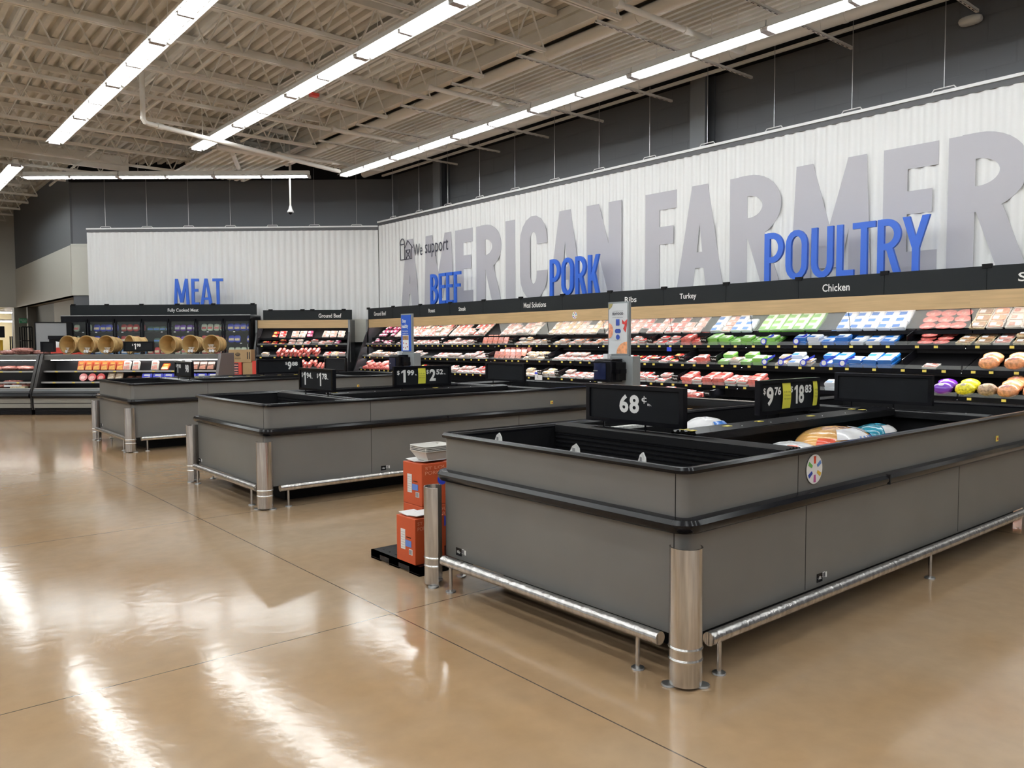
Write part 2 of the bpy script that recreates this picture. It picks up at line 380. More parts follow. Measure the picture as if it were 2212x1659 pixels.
# ------------------------------------------------------------------ corrugated white wall panel with printed letters
def ripple(x0, x1, z0, z1, m):
    per, n = 0.196, int((x1-x0)/0.0245); mb = MB(); vs = []
    for i in range(n+1):
        x = x0+(x1-x0)*i/n; ph = (x/per) % 1.0
        y = 0.034*(0.5-0.5*math.cos(2*math.pi*min(1, max(0, (ph-.05)/.9))))
        vs += [(x, y, z0), (x, y, z1)]
    mb.add(vs, [(2*i, 2*i+2, 2*i+3, 2*i+1) for i in range(n)], m)
    mb.box(x0, x1, 0.036, 0.05, z0, z1, m)
    return mb
pr = thing('corrugated_wall_panel', 'long white corrugated panel printed AMERICAN FARMER in pale grey', 'wall panel', WR)
ripple(-21.43, 0.5, 2.2, 5.12, WHITEP).build('panel_sheet', pr)
BIG = [('A', 20.12, 19.19), ('M', 18.91, 17.50), ('E', 17.41, 16.63), ('R', 16.48, 15.45), ('I', 15.29, 14.91), ('C', 14.74, 13.76), ('A', 13.71, 12.62), ('N', 12.48, 11.45),
       ('F', 10.80, 10.00), ('A', 9.98, 8.92), ('R', 8.77, 7.72), ('M', 7.53, 6.12), ('E', 5.94, 5.12), ('R', 4.98, 3.92)]
for ch, a, b in BIG:
    mb = MB(); letter(mb, ch, -a, 2.5, a-b, 1.96, 0.37, -0.003, 0.0, LETTER); mb.build('printed_letter', pr)
mb = MB()
put_text(mb, 'We', -19.44, -18.98, 3.95, 4.29, -0.014, TEXTD); mb.build('printed_word', pr)
mb = MB(); put_text(mb, 'support', -18.84, -17.72, 3.86, 4.28, -0.014, TEXTD); mb.build('printed_word', pr)
mb = MB()                                                    # silo and barn line drawing
def line2(mb, pts, t, y=-0.014, m=TEXTD):
    for q in strip(pts, t):
        k = [(p[0], p[1]) for p in q]; mb.prism(k, y, y+0.01, m, 'y')
bx = lambda u: -20.15+u*0.66; bz = lambda v: 3.90+v*0.62
for pts in ([(0, 0), (0, .78)]+[(0.17-0.17*math.cos(math.radians(a)), .78+.2*math.sin(math.radians(a))) for a in range(0, 181, 20)]+[(.34, 0), (0, 0)],
            [(0, .72), (.34, .72)], [(.34, .5), (.62, .85), (1.0, .5)], [(.93, .55), (.93, 0), (.3, 0)],
            [(.46, 0), (.46, .42), (.80, .42), (.80, 0)], [(.46, 0), (.80, .42)], [(.80, 0), (.46, .42)]):
    line2(mb, [(bx(u), bz(v)) for u, v in pts], 0.022)
mb.build('printed_barn_drawing', pr)
pc = thing('corrugated_wall_panel', 'white corrugated panel behind the blue MEAT letters', 'wall panel', WC)
ripple(-9.06, 0.0, 2.2, 5.0, WHITEP).build('panel_sheet', pc)
mb = MB(); mb.box(-1.0, 0.0, .02, .05, 1.5, 2.2, CREAM); mb.build('lower_strip', pc)
# hanging rails with brackets and wires
def hang_rail(M, x0, x1, z, xs, lab):
    r = thing('hanging_rail', lab, 'rail', M, 'rails hanging above the white panels')
    mb = MB(); mb.box(x0, x1, -0.03, 0.0, z, z+0.045, WHITE); mb.build('rail_bar', r)
    mb = MB(); mb.box(x0, x1, 0.0, 0.02, z-.085, z-.005, mat('rail_shadow_grey', (.09, .09, .095), .5)); mb.build('rail_gap_shade', r)  # dark strip painted in for the shaded gap below the rail
    for x in xs:
        mb = MB(); mb.tube([(x-.17, -.015, z+.045), (x-.14, -.015, z+.085), (x+.14, -.015, z+.085), (x+.17, -.015, z+.045)], 0.009, WHITE, 6); mb.build('bracket', r)
        mb = MB(); mb.tube([(x, -.015, z+.08), (x, -.015, 6.8)], 0.006, ALU, 5); mb.build('wire', r)
hang_rail(WR, -21.43, 0.5, 5.13, [-20.52+1.405*i for i in range(15)], 'white hanging rail with wires above the AMERICAN FARMER panel')
hang_rail(WC, -9.06, 0.0, 5.01, [-8.45+1.3*i for i in range(7)], 'white hanging rail with wires above the MEAT panel')
# ------------------------------------------------------------------ blue letters
def blue(M, word, spans, z, h, t, off):
    names = ['first', 'second', 'third', 'fourth', 'fifth', 'sixth', 'seventh']
    for i, (ch, a, b) in enumerate(spans):
        o = MB(); letter(o, ch, 0, 0, b-a, h, t, -0.025, 0.025, BLUE)
        ob = o.build('sign_letter', M=M @ T(a, off, z))
        tag(ob, f'blue raised letter {ch}, {names[i]} letter of the word {word}', 'letter', f'blue letters of the word {word}')
blue(WC, 'MEAT', [('M', -6.14, -5.67), ('E', -5.60, -5.37), ('A', -5.33, -4.97), ('T', -4.95, -4.63)], 2.64, 0.80, 0.088, -0.5)
blue(WR, 'BEEF', [('B', -17.85, -17.52), ('E', -17.45, -17.16), ('E', -17.11, -16.84), ('F', -16.77, -16.49)], 2.50, 0.80, 0.085, -0.5)
blue(WR, 'PORK', [('P', -13.12, -12.79), ('O', -12.74, -12.37), ('R', -12.31, -11.99), ('K', -11.93, -11.60)], 2.50, 0.81, 0.095, -0.5)
blue(WR, 'POULTRY', [('P', -7.71, -7.35), ('O', -7.31, -6.92), ('U', -6.85, -6.48), ('L', -6.42, -6.14), ('T', -6.16, -5.80), ('R', -5.77, -5.42), ('Y', -5.40, -5.01)], 2.50, 0.81, 0.100, -0.5)
# ------------------------------------------------------------------ charcoal header boards
def header(M, x0, x1, z0, z1, y, words, lab, clips=None):
    t_ = thing('header_board', lab, 'sign', M @ T(x0, y, z0), 'charcoal header boards above the cases')
    W_ = x1-x0; H_ = z1-z0
    mb = MB(); mb.box(0.004, W_-.004, 0, 0.03, 0, H_, CHAR); mb.build('board', t_)
    for c in (clips or [0.0]):
        mb = MB(); mb.box(c-.06, c+.06, -.012, .04, H_-.03, H_+.03, MATTE); mb.build('clip', t_)
    for wd, a, b, c, d in words:
        mb = MB(); put_text(mb, wd, a-x0, b-x0, c-z0, d-z0, -0.006, TEXTW, 0.012); mb.build('lettering', t_)
J = [21.05+1.403-1.403] + [21.05-1.403*i for i in range(1, 17)]
HW = {0: ('Ground Beef', -20.69, -20.01, 2.27, 2.39), 2: ('Roast', -17.82, -17.51, 2.28, 2.38), 3: ('Steak', -16.45, -16.14, 2.28, 2.38), 5: ('Meal Solutions', -13.91, -13.15, 2.265, 2.385),
      7: ('Ribs', -10.81, -10.50, 2.265, 2.375), 8: ('Turkey', -9.44, -9.06, 2.245, 2.375), 10: ('Chicken', -6.60, -6.15, 2.265, 2.385), 12: ('Snacks', -3.83, -3.35, 2.265, 2.385)}
for i in range(15):
    x0, x1 = -J[i], -J[i+1]
    if i in HW:
        wd = HW[i]; shown = 'S' if i == 12 else wd[0]
        if i == 12: wd = ('S', -3.83, -3.73, 2.265, 2.385)
        header(WR, x0, x1, 2.17, 2.50, -.6, [wd], f'charcoal header board reading {shown} on the long wall case')
    else:
        nb = HW.get(i-1) or HW.get(i-2)
        pre = 'Ground Beef' if i == 1 else (HW[i-1][0] if (i-1) in HW else HW.get(i-2, ('S',))[0])
        pre = 'S' if pre == 'Snacks' else pre
        lab = f'blank charcoal header board right after the one reading {pre}' if (i-1) in HW else f'blank charcoal header board, second to the right of {pre}'
        header(WR, x0, x1, 2.17, 2.50, -.6, [], lab)
header(WC, -9.31, -3.59, 2.34, 2.66, -.6, [('Fully Cooked Meat', -6.30, -5.36, 2.41, 2.54)], 'charcoal header board reading Fully Cooked Meat above the glass doors', [0.1, 1.13, 2.2, 3.3, 4.4, 5.6])
header(WC, -3.40, -0.70, 2.173, 2.47, -.6, [('Ground Beef', -1.71, -1.02, 2.235, 2.36)], 'charcoal header board reading Ground Beef on the short middle case', [0.23, 1.2, 1.5, 2.45])
# ================================================================== CEILING THINGS
def joist_parts(root, x0, x1):
    mb = MB()
    for dy in (-0.052, 0.014): mb.box(x0, x1, dy, dy+0.038, 6.33, 6.385, TAN)
    mb.box(x0, x1, -.02, .02, 6.385, 6.395, TAN); mb.build('bottom_chord', root)
    mb = MB(); mb.box(x0, x1+0.25, -.05, .05, 6.98, 7.085, TAN); mb.build('top_chord', root)
    mb = MB(); n = int((x1-x0)/0.62)
    for i in range(n+1):
        xa = x0+(x1-x0)*i/n
        if i < n:
            xb = x0+(x1-x0)*(i+1)/n; xm = (xa+xb)/2
            mb.tube([(xa, 0, 6.37), (xm, 0, 7.02)], 0.018, TAN, 5, False); mb.tube([(xm, 0, 7.02), (xb, 0, 6.37)], 0.018, TAN, 5, False)
    mb.build('web', root)
ja = thing('roof_joist', 'tan open-web roof joist near the camera, spanning under the deck', 'roof joist', T(0, 13.44, 0), 'tan open-web roof joists')
joist_parts(ja, -13.0, 9.15)
pos = [13.44+1.69*k for k in range(-9, 10) if k != 0]
OR2 = ['first', 'second', 'third', 'fourth', 'fifth', 'sixth', 'seventh', 'eighth', 'ninth', 'tenth', 'eleventh', 'twelfth', 'thirteenth', 'fourteenth', 'fifteenth', 'sixteenth', 'seventeenth', 'eighteenth', 'nineteenth', 'twentieth']
allp = sorted(pos+[13.44])
for y in sorted(pos):
    if y > 24:
        jc = thing('roof_joist', f'shorter tan open-web roof joist, {OR2[allp.index(y)]} counted from the camera end', 'roof joist', T(0, y, 0), 'tan open-web roof joists')
        joist_parts(jc, -13.0, 6.4 if y < 26 else 5.2 if y < 28 else 4.3); continue
    lab = f'tan open-web roof joist, {OR2[allp.index(y)]} counted from the camera end'
    dup(ja, T(0, y, 0), lab)
ja['label'] = f'tan open-web roof joist, {OR2[allp.index(13.44)]} counted from the camera end'
jb = None
for kk, y in enumerate([30.3+1.69*k for k in range(0, 7)]):
    lbk = f'tan open-web roof joist at the far left above the cream wall, {OR2[kk]} from the front'
    if jb is None:
        jb = thing('roof_joist', lbk, 'roof joist', T(0, y, 0), 'tan open-web roof joists at the far left'); joist_parts(jb, -13.0, 5.0)
    else: dup(jb, T(0, y, 0), lbk)
for x, y1 in ((-7.3, 39.2), (-3.9, 39.2), (-0.6, 39.2), (2.4, 39.2), (5.05, 28.5), (7.6, 19.4)):
    mb = MB(); mb.box(x-.02, x+.02, -3, y1, 6.40, 6.445, TAN); mb.box(x-.02, x+.02, -3, y1, 6.93, 6.97, TAN)
    tag(mb.build('joist_bridging'), f'tan steel bridging bar tying the roof joists, {["outermost left", "second from left", "third from left", "left of the first light row", "between the two left light rows", "right of the second light row"][[-7.3,-3.9,-0.6,2.4,5.05,7.6].index(x)]}', 'ceiling bar')
# girder where the joists stop and the lower ribbed deck strip
gd = thing('roof_girder', 'long tan girder where the roof joists end, above the third light row', 'girder', W0)
mb = MB(); mb.box(9.45, 9.62, -14, 22, 6.95, 7.085, TAN); mb.box(9.45, 9.62, -14, 22, 6.72, 6.78, TAN); mb.build('flange', gd)
mb = MB(); mb.box(9.52, 9.55, -14, 22, 6.78, 6.95, TAN); mb.build('girder_web', gd)
ld = thing('lower_ribbed_deck', 'tan lower ribbed ceiling strip with rounded edges beside the right wall', 'ceiling strip', W0)
corr(9.82, 12.2, -14, 21.6, 6.62, 0.158, 0.065, TAN).build('ribbed_sheet', ld)
for x in (9.76, 12.25):
    mb = MB(); mb.tube([(x, -14, 6.6), (x, 21.6, 6.6)], 0.115, TANP, 14); mb.build('rounded_edge', ld)
    mb = MB()
    for k in range(9):
        y = 2.2+2.1*k; mb.tube([(x, y, 6.6), (x, y+.07, 6.6)], 0.122, TANP, 14)
    mb.build('joint_sleeve', ld)
# ribbed strip between the middle lights, far ribbed panel and fascia
tag(corr(7.35, 8.25, -14, 22, 7.02, 0.1, 0.045, TANP).build('ribbed_ceiling_strip'), 'narrow finely ribbed tan ceiling strip right of the middle light row', 'ceiling strip')
q = thing('far_ribbed_panel', 'tan ribbed ceiling panel above the short far light row', 'ceiling panel', W0)
corr(7.1, 9.35, 19.6, 23.3, 6.24, 0.2, 0.06, TAN).build('ribbed_sheet', q)
mb = MB(); mb.tube([(7.1, 19.62, 6.25), (9.35, 19.62, 6.25)], .07, TANP, 10); mb.build('rounded_edge', q)
mb = MB(); mb.tube([(7.5, 19.7, 6.17), (8.9, 22.6, 6.17)], .06, TANP, 10); mb.build('diagonal_pipe', q)
mb = MB(); mb.box(-7, 6.4, 24.75, 24.85, 6.42, 6.82, TAN); tag(mb.build('ceiling_fascia'), 'smooth tan fascia under the roof deck beyond the leftmost light row', 'fascia')
ORD0 = OR2
for i, y in enumerate((0.9, 2.85, 4.75, 6.65, 8.54, 10.38, 12.27, 14.04, 15.87, 17.7)):
    q = thing('slotted_channel', f'slotted steel channel under the lower ribbed strip, {ORD0[i]} counted from the camera end', 'channel', T(0, y, 0), 'slotted channels under the ribbed strip')
    mb = MB(); mb.box(8.82, 12.9, -.022, .022, 6.28, 6.285, TANP); mb.box(8.82, 12.9, -.022, -.019, 6.28, 6.325, TANP); mb.box(8.82, 12.9, .019, .022, 6.28, 6.325, TANP)
    for k in range(26): mb.box(8.95+.15*k, 9.03+.15*k, -.006, .006, 6.277, 6.279, MATTE)
    mb.build('channel_bar', q)
    for x in (8.86, 10.35, 11.9):
        mb = MB(); mb.tube([(x, 0, 6.3), (x, 0, 7.05 if x < 9 else 6.6)], 0.007, TANP, 5); mb.build('hanger_rod', q)
PL = {12.45: 'middle', 16.2: 'far', 7.75: 'near', 19.15: 'farthest'}
for y, nm in PL.items():
    q = thing('branch_pipe', f'tan sprinkler branch pipe crossing the third light row, {nm} one', 'pipe', T(0, y, 0))
    mb = MB(); mb.tube([(8.45, 0, 6.2), (11.3, 0, 6.2), (11.42, 0, 6.21), (11.46, 0, 6.3), (11.46, 0, 6.6)], 0.045, TANP, 12); mb.build('pipe_run', q)
    mb = MB(); mb.tube([(8.4, 0, 6.2), (8.5, 0, 6.2)], 0.06, TANP, 12); mb.build('end_cap', q); mb = MB(); mb.tube([(9.9, 0, 6.2), (10.0, 0, 6.2)], 0.055, TANP, 12); mb.build('coupling', q)
    for x in (8.6, 10.6):
        mb = MB(); mb.tube([(x, 0, 6.24), (x, 0, 6.62 if x > 9 else 7.08)], 0.008, TANP, 5); mb.build('pipe_hanger', q)
q = thing('drop_pipe', 'white pipe dropping from the roof then running right to the corner', 'pipe', W0)
mb = MB(); mb.tube([(4.6, 16.68, 7.05), (4.6, 16.68, 5.86), (4.64, 16.70, 5.82), (4.74, 16.79, 5.82), (9.7, 18.35, 5.80)], 0.05, TANP, 12); mb.build('pipe_run', q)
mb = MB(); mb.tube([(4.9, 16.84, 5.82), (5.02, 16.88, 5.82)], 0.062, TANP, 12); mb.tube([(5.9, 17.16, 5.85), (5.9, 17.16, 6.9)], .008, TANP, 5); mb.build('pipe_hanger', q)
# dome camera on a pole
q = thing('dome_camera', 'small white dome camera on a long thin pole hanging before the dark wall', 'camera', T(9.4, 20.6, 0))
mb = MB(); mb.tube([(0, 0, 5.2), (0, 0, 7.1)], 0.024, TANP, 8); mb.build('pole', q)
mb = MB(); mb.lathe([(.0, .16), (.03, .15), (.05, .06), (.085, .0), (.085, -.03), (0, -.03)], WHITE, 16, (0, 0, 5.06)); mb.build('housing', q)
mb = MB(); mb.blob((0, 0, 5.03), .055, .055, .06, BLACK); mb.build('lens_dome', q)
q = thing('emergency_light', 'small white emergency light high on the dark right wall', 'emergency light', WR @ T(-5.0, 0.72, 6.35))
mb = MB(); mb.blob((0, 0, 0), .17, .09, .07, TANP, pw=.7); mb.build('housing', q)
q = thing('heat_detector', 'small red detector box hanging from the roof joists', 'detector', T(7.05, 14.3, 6.2))
mb = MB(); mb.box(-.08, .08, -.06, .06, 0, .06, REDC); mb.build('box', q); mb = MB(); mb.tube([(0, 0, .06), (0, 0, .9)], .008, TANP, 5); mb.build('rod', q)
# ------------------------------------------------------------------ fluorescent rows
def fixture_proto():
    q = thing('fluorescent_light', 'x', 'ceiling light', T(0, 0, 0))
    L_ = 2.56
    mb = MB(); mb.prism([(-.05, .1), (.05, .1), (.062, .0), (.058, -.012), (-.058, -.012), (-.062, .0)], 0.01, L_-.01, REFL, 'y')
    for d in (-1, 1):
        sg = lambda P_: [(d*u, v) for u, v in (P_ if d > 0 else P_[::-1])]
        mb.prism(sg([(.058, -.002), (.062, .004), (.105, -.018), (.102, -.027)]), .01, L_-.01, REFL, 'y')
        mb.prism(sg([(.124, -.038), (.126, -.028), (.175, -.052), (.172, -.060)]), .01, L_-.01, REFL, 'y')
        for k in range(12):
            mb.prism(sg([(.102, -.027), (.105, -.018), (.126, -.028), (.124, -.038)]), .01+.212*k, .10+.212*k, REFL, 'y')
    mb.build('housing', q)
    for dx in (-.062, .062):
        for k in (0, 1):
            mb = MB(); mb.tube([(dx, .05+k*1.28, -.055), (dx, 1.23+k*1.28, -.055)], 0.020, TUBEM, 8); mb.build('tube', q)
    for k in (0.03, 1.28, 2.53):
        mb = MB(); mb.box(-.11, .11, k-.03, k+.03, -.082, -.012, mat('lamp_holder_grey', (.45, .42, .42), .5)); mb.build('lamp_holder', q)
    for k in (.5, 2.05):
        mb = MB(); mb.tube([(0, k, .1), (0, k, .45)], .006, TANP, 5); mb.build('hanger', q)
    return q
fp = fixture_proto()
ORD = ['first', 'second', 'third', 'fourth', 'fifth', 'sixth', 'seventh', 'eighth', 'ninth', 'tenth', 'eleventh', 'twelfth', 'thirteenth', 'fourteenth', 'fifteenth', 'sixteenth', 'seventeenth', 'eighteenth', 'nineteenth']
def row(M, n, label, group):
    global fp
    for i in range(n):
        Mi = M @ T(0, 2.56*i, 6.0)
        lb = f'{label}, {ORD[i]} from the far end' if n > 4 else f'{label}, {ORD[i]} from its right end'
        if fp is not None and fp.get('label') == 'x': fp.matrix_world = Mi; tag(fp, lb, None, group)
        else: dup(fp, Mi, lb, group)
row(T(3.70, 20.25) @ RZ(math.pi), 10, 'double tube light of the leftmost long row', 'lights of the left row')
row(T(6.34, 18.9) @ RZ(math.pi), 10, 'double tube light of the middle long row', 'lights of the middle row')
row(T(10.36, 19.4) @ RZ(math.pi), 10, 'double tube light of the row beside the printed wall', 'lights of the wall row')
row(T(9.72, 20.05) @ RZ(math.atan2(4.9, -5.9)-math.pi/2), 3, 'double tube light of the short row before MEAT', 'lights of the short far row')
row(T(3.42, 33.6) @ RZ(math.pi), 4, 'double tube light beyond the leftmost long row', 'lights of the far left row')
for x in (1.05, -1.6, -4.3, -7.0): row(T(x, 24.2) @ RZ(math.pi), 11, 'double tube light of a row over the open floor', 'lights left of the picture')
# ================================================================== PACKAGED GOODS
PROTO = {}
def proto_thing(key, name, cat):
    q = thing(name, 'x', cat, T(0, 0, -50)); PROTO[key] = q; q['used'] = 0; return q
def tray_proto(key, name, meat, trayc=FOAMW, w_=.205, d_=.15, lab=True, hump=.028, labm=WHITE, cat='meat tray'):
    q = proto_thing(key, name, cat)
    mb = MB(); mb.prism([(-w_/2+.018, 0), (w_/2-.018, 0), (w_/2, .032), (w_/2-.006, .034), (w_/2-.02, .010), (-w_/2+.02, .010), (-w_/2+.006, .034), (-w_/2, .032)], -d_/2, d_/2, trayc, 'y')
    mb.box(-w_/2+.004, w_/2-.004, -d_/2, -d_/2+.006, .004, .032, trayc); mb.box(-w_/2+.004, w_/2-.004, d_/2-.006, d_/2, .004, .032, trayc)
    mb.build('foam_tray', q)
    mb = MB(); mb.blob((0, 0, .02), w_/2-.012, d_/2-.01, hump, meat, 12, 6, pw=.55, jit=.05, seed=hash(key) % 97 if False else len(key)); mb.build('meat', q)
    if lab:
        mb = MB(); mb.box(-w_*.30, w_*.05, -d_*.32, d_*.12, .020+hump*.9, .022+hump*1.0, labm); mb.build('label', q)
    return q
M_RED = stain('red_ground_meat', (0.56, 0.04, 0.035)); M_PINK = stain('pink_meat', (0.66, 0.15, 0.13)); M_PALE = stain('pale_pink_pork', (0.72, 0.31, 0.26))
M_MAG = stain('magenta_wrap', (0.50, 0.09, 0.20)); M_CHK = stain('pale_chicken', (0.74, 0.47, 0.25)); M_SAL = stain('salmon_orange', (0.82, 0.34, 0.20))
M_GRN = mat('green_package_film', (0.20, 0.50, 0.09), .3, coat=.5, rand=.2); M_WHG = mat('pale_green_film', (0.70, 0.82, 0.62), .3, coat=.5)
M_BLU = mat('blue_package_film', (0.015, 0.17, 0.60), .3, coat=.5, rand=.15); M_WHB = mat('white_blue_film', (0.72, 0.80, 0.90), .3, coat=.5)
M_BRN = stain('brown_deli_meat', (0.46, 0.27, 0.15)); M_HAM = stain('ham_skin', (0.80, 0.36, 0.17)); M_PUR = mat('purple_film', (0.16, 0.03, 0.45), .25, coat=.5)
M_BACON = stain('bacon_strips', (0.70, 0.24, 0.17)); M_ROY = mat('royal_blue_film', (0.03, 0.06, 0.62), .3, coat=.5); M_CREAMF = mat('cream_food', (0.80, 0.68, 0.45), .4, noise=(30, .3, ONE))
BTRAY = mat('black_tray', (0.02, 0.02, 0.02), .3)
tray_proto('red', 'ground_beef_tray', M_RED); tray_proto('pink', 'pork_tray', M_PINK); tray_proto('pale', 'pork_chop_tray', M_PALE)
tray_proto('mag', 'beef_roast_pack', M_MAG, BTRAY, hump=.04); tray_proto('chk', 'chicken_tray', M_CHK, hump=.035); tray_proto('sal', 'salmon_tray', M_SAL)
tray_proto('steak', 'steak_tray', M_RED, BTRAY, labm=YEL, hump=.018); tray_proto('white', 'wrapped_white_tray', mat('white_wrapped_meat', (.74, .60, .52), .3, coat=.5, noise=(20, .12, ONE)), hump=.03, lab=True, labm=M_PALE)
tray_proto('brn', 'deli_meat_tray', M_BRN, M_CREAMF, labm=WHITE)
def brick(key, name, body, top, patch, w_=.21, d_=.16, h_=.06, cat='meat package'):
    q = proto_thing(key, name, cat)
    mb = MB(); mb.prism([(-w_/2+.01, 0), (w_/2-.01, 0), (w_/2, h_*.7), (w_/2-.012, h_), (-w_/2+.012, h_), (-w_/2, h_*.7)], -d_/2, d_/2, body, 'y'); mb.build('tub', q)
    mb = MB(); mb.box(-w_/2+.012, w_/2-.012, -d_/2+.005, d_/2-.005, h_, h_+.004, top); mb.build('film', q)
    mb = MB(); mb.box(-w_*.42, w_*.1, -d_*.42, d_*.05, h_+.004, h_+.006, patch); mb.box(w_*.16, w_*.4, -d_*.2, d_*.4, h_+.004, h_+.006, WHITE); mb.build('label', q)
brick('grn', 'green_chicken_package', M_GRN, M_WHG, M_GRN); brick('blu', 'blue_chicken_package', M_BLU, M_WHB, M_BLU); brick('redb', 'red_turkey_package', M_PINK, M_PALE, M_RED)
brick('wb', 'white_chicken_package', M_WHB, WHITE, M_BLU)
def oval(key, name, m, lm, rx, ry, rz, cat, seed=3, pw=.9):
    q = proto_thing(key, name, cat)
    mb = MB(); mb.blob((0, 0, rz), rx, ry, rz, m, 16, 9, pw=pw, jit=.04, seed=seed); mb.build('meat', q)
    mb = MB(); mb.blob((0, -ry*.25, rz*1.45), rx*.5, ry*.5, rz*.62, lm, 12, 6); mb.build('label', q)
oval('ham', 'wrapped_ham', M_HAM, M_PALE, .13, .11, .085, 'ham'); oval('hamp', 'oval_ham_steak', M_PINK, M_PALE, .11, .075, .02, 'ham steak')
oval('pur', 'purple_wrapped_turkey', M_PUR, WHITE, .13, .10, .08, 'turkey'); oval('yelt', 'yellow_netted_turkey', mat('yellow_net_wrap', (.75, .68, .03), .4, noise=(40, .4, ONE)), mat('grey_turkey_skin', (.52, .45, .33), .4), .125, .10, .085, 'turkey')
oval('brt', 'netted_brown_turkey', mat('brown_net_wrap', (.38, .26, .16), .4, noise=(40, .5, ONE)), M_CREAMF, .12, .10, .085, 'turkey')
q = proto_thing('roll', 'ground_meat_roll', 'meat roll')
mb = MB(); mb.tube([(0, -.13, .045), (0, -.12, .045), (0, -.10, .045), (0, .10, .045), (0, .12, .045), (0, .13, .045)], [.008, .03, .045, .045, .03, .008], M_PINK, 12); mb.build('meat', q)
mb = MB(); mb.tube([(0, -.06, .046), (0, .02, .046)], .0462, M_PALE, 12, False); mb.build('label', q)
q = proto_thing('bac', 'upright_bacon_pack', 'bacon pack')
mb = MB(); mb.box(-.085, .085, -.009, .009, 0, .17, M_BACON); mb.build('bacon', q, bevel=.006)
mb = MB(); mb.box(-.07, .07, -.012, -.009, .09, .155, M_PALE); mb.lathe([(0, .0), (.035, .0)], WHITE, 14); mb.build('label', q)
def bagproto(key, name, m1, m2, w_, h_, cat, seed=2):
    q = proto_thing(key, name, cat)
    mb = MB(); mb.blob((0, 0, h_/2), w_/2, .035, h_/2, m1, 12, 8, pw=.6, jit=.05, seed=seed); mb.build('bag', q)
    mb = MB(); mb.box(-w_*.36, w_*.36, -.042, -.036, h_*.25, h_*.55, m2); mb.build('label', q)
bagproto('bblue', 'blue_frozen_bag', M_ROY, M_CREAMF, .2, .22, 'food bag'); bagproto('bred', 'red_frozen_bag', M_RED, M_CREAMF, .18, .22, 'food bag', 4)
bagproto('bpur', 'purple_frozen_bag', M_PUR, WHITE, .18, .2, 'food bag', 5); bagproto('bwht', 'white_green_bag', M_WHG, M_PINK, .18, .22, 'food bag', 6)
bagproto('bdark', 'dark_green_bag', mat('dark_green_film', (.03, .10, .07), .3, coat=.5), M_BLU, .22, .15, 'food bag', 8); bagproto('bsky', 'light_blue_bag', mat('sky_blue_film', (.10, .32, .70), .3, coat=.4), WHITE, .2, .16, 'food bag', 9)
DESC = {'red': 'red ground beef tray', 'pink': 'pink pork tray', 'pale': 'pale pink pork chop tray', 'mag': 'dark magenta beef roast pack', 'chk': 'pale chicken tray', 'sal': 'orange salmon-coloured tray',
        'steak': 'red steak on black tray', 'white': 'white wrapped meat tray', 'brn': 'brown deli meat tray', 'grn': 'green chicken package', 'blu': 'blue chicken package', 'redb': 'red labelled turkey package',
        'wb': 'white and blue chicken package', 'ham': 'round orange wrapped ham', 'hamp': 'flat oval pink ham steak', 'pur': 'purple wrapped turkey', 'yelt': 'yellow netted turkey', 'brt': 'brown netted turkey', 'roll': 'pink ground meat roll', 'bac': 'upright bacon pack',
        'bblue': 'royal blue food bag', 'bred': 'red food bag', 'bpur': 'purple food bag', 'bwht': 'white and green food bag', 'bdark': 'dark green food bag', 'bsky': 'light blue food bag'}
def put(key, M, label, group):
    q = PROTO[key]
    if not q['used']:
        q['used'] = 1; q.matrix_world = M; q['label'] = label; q['group'] = group; return q
    r = dup(q, M, label, group); return r
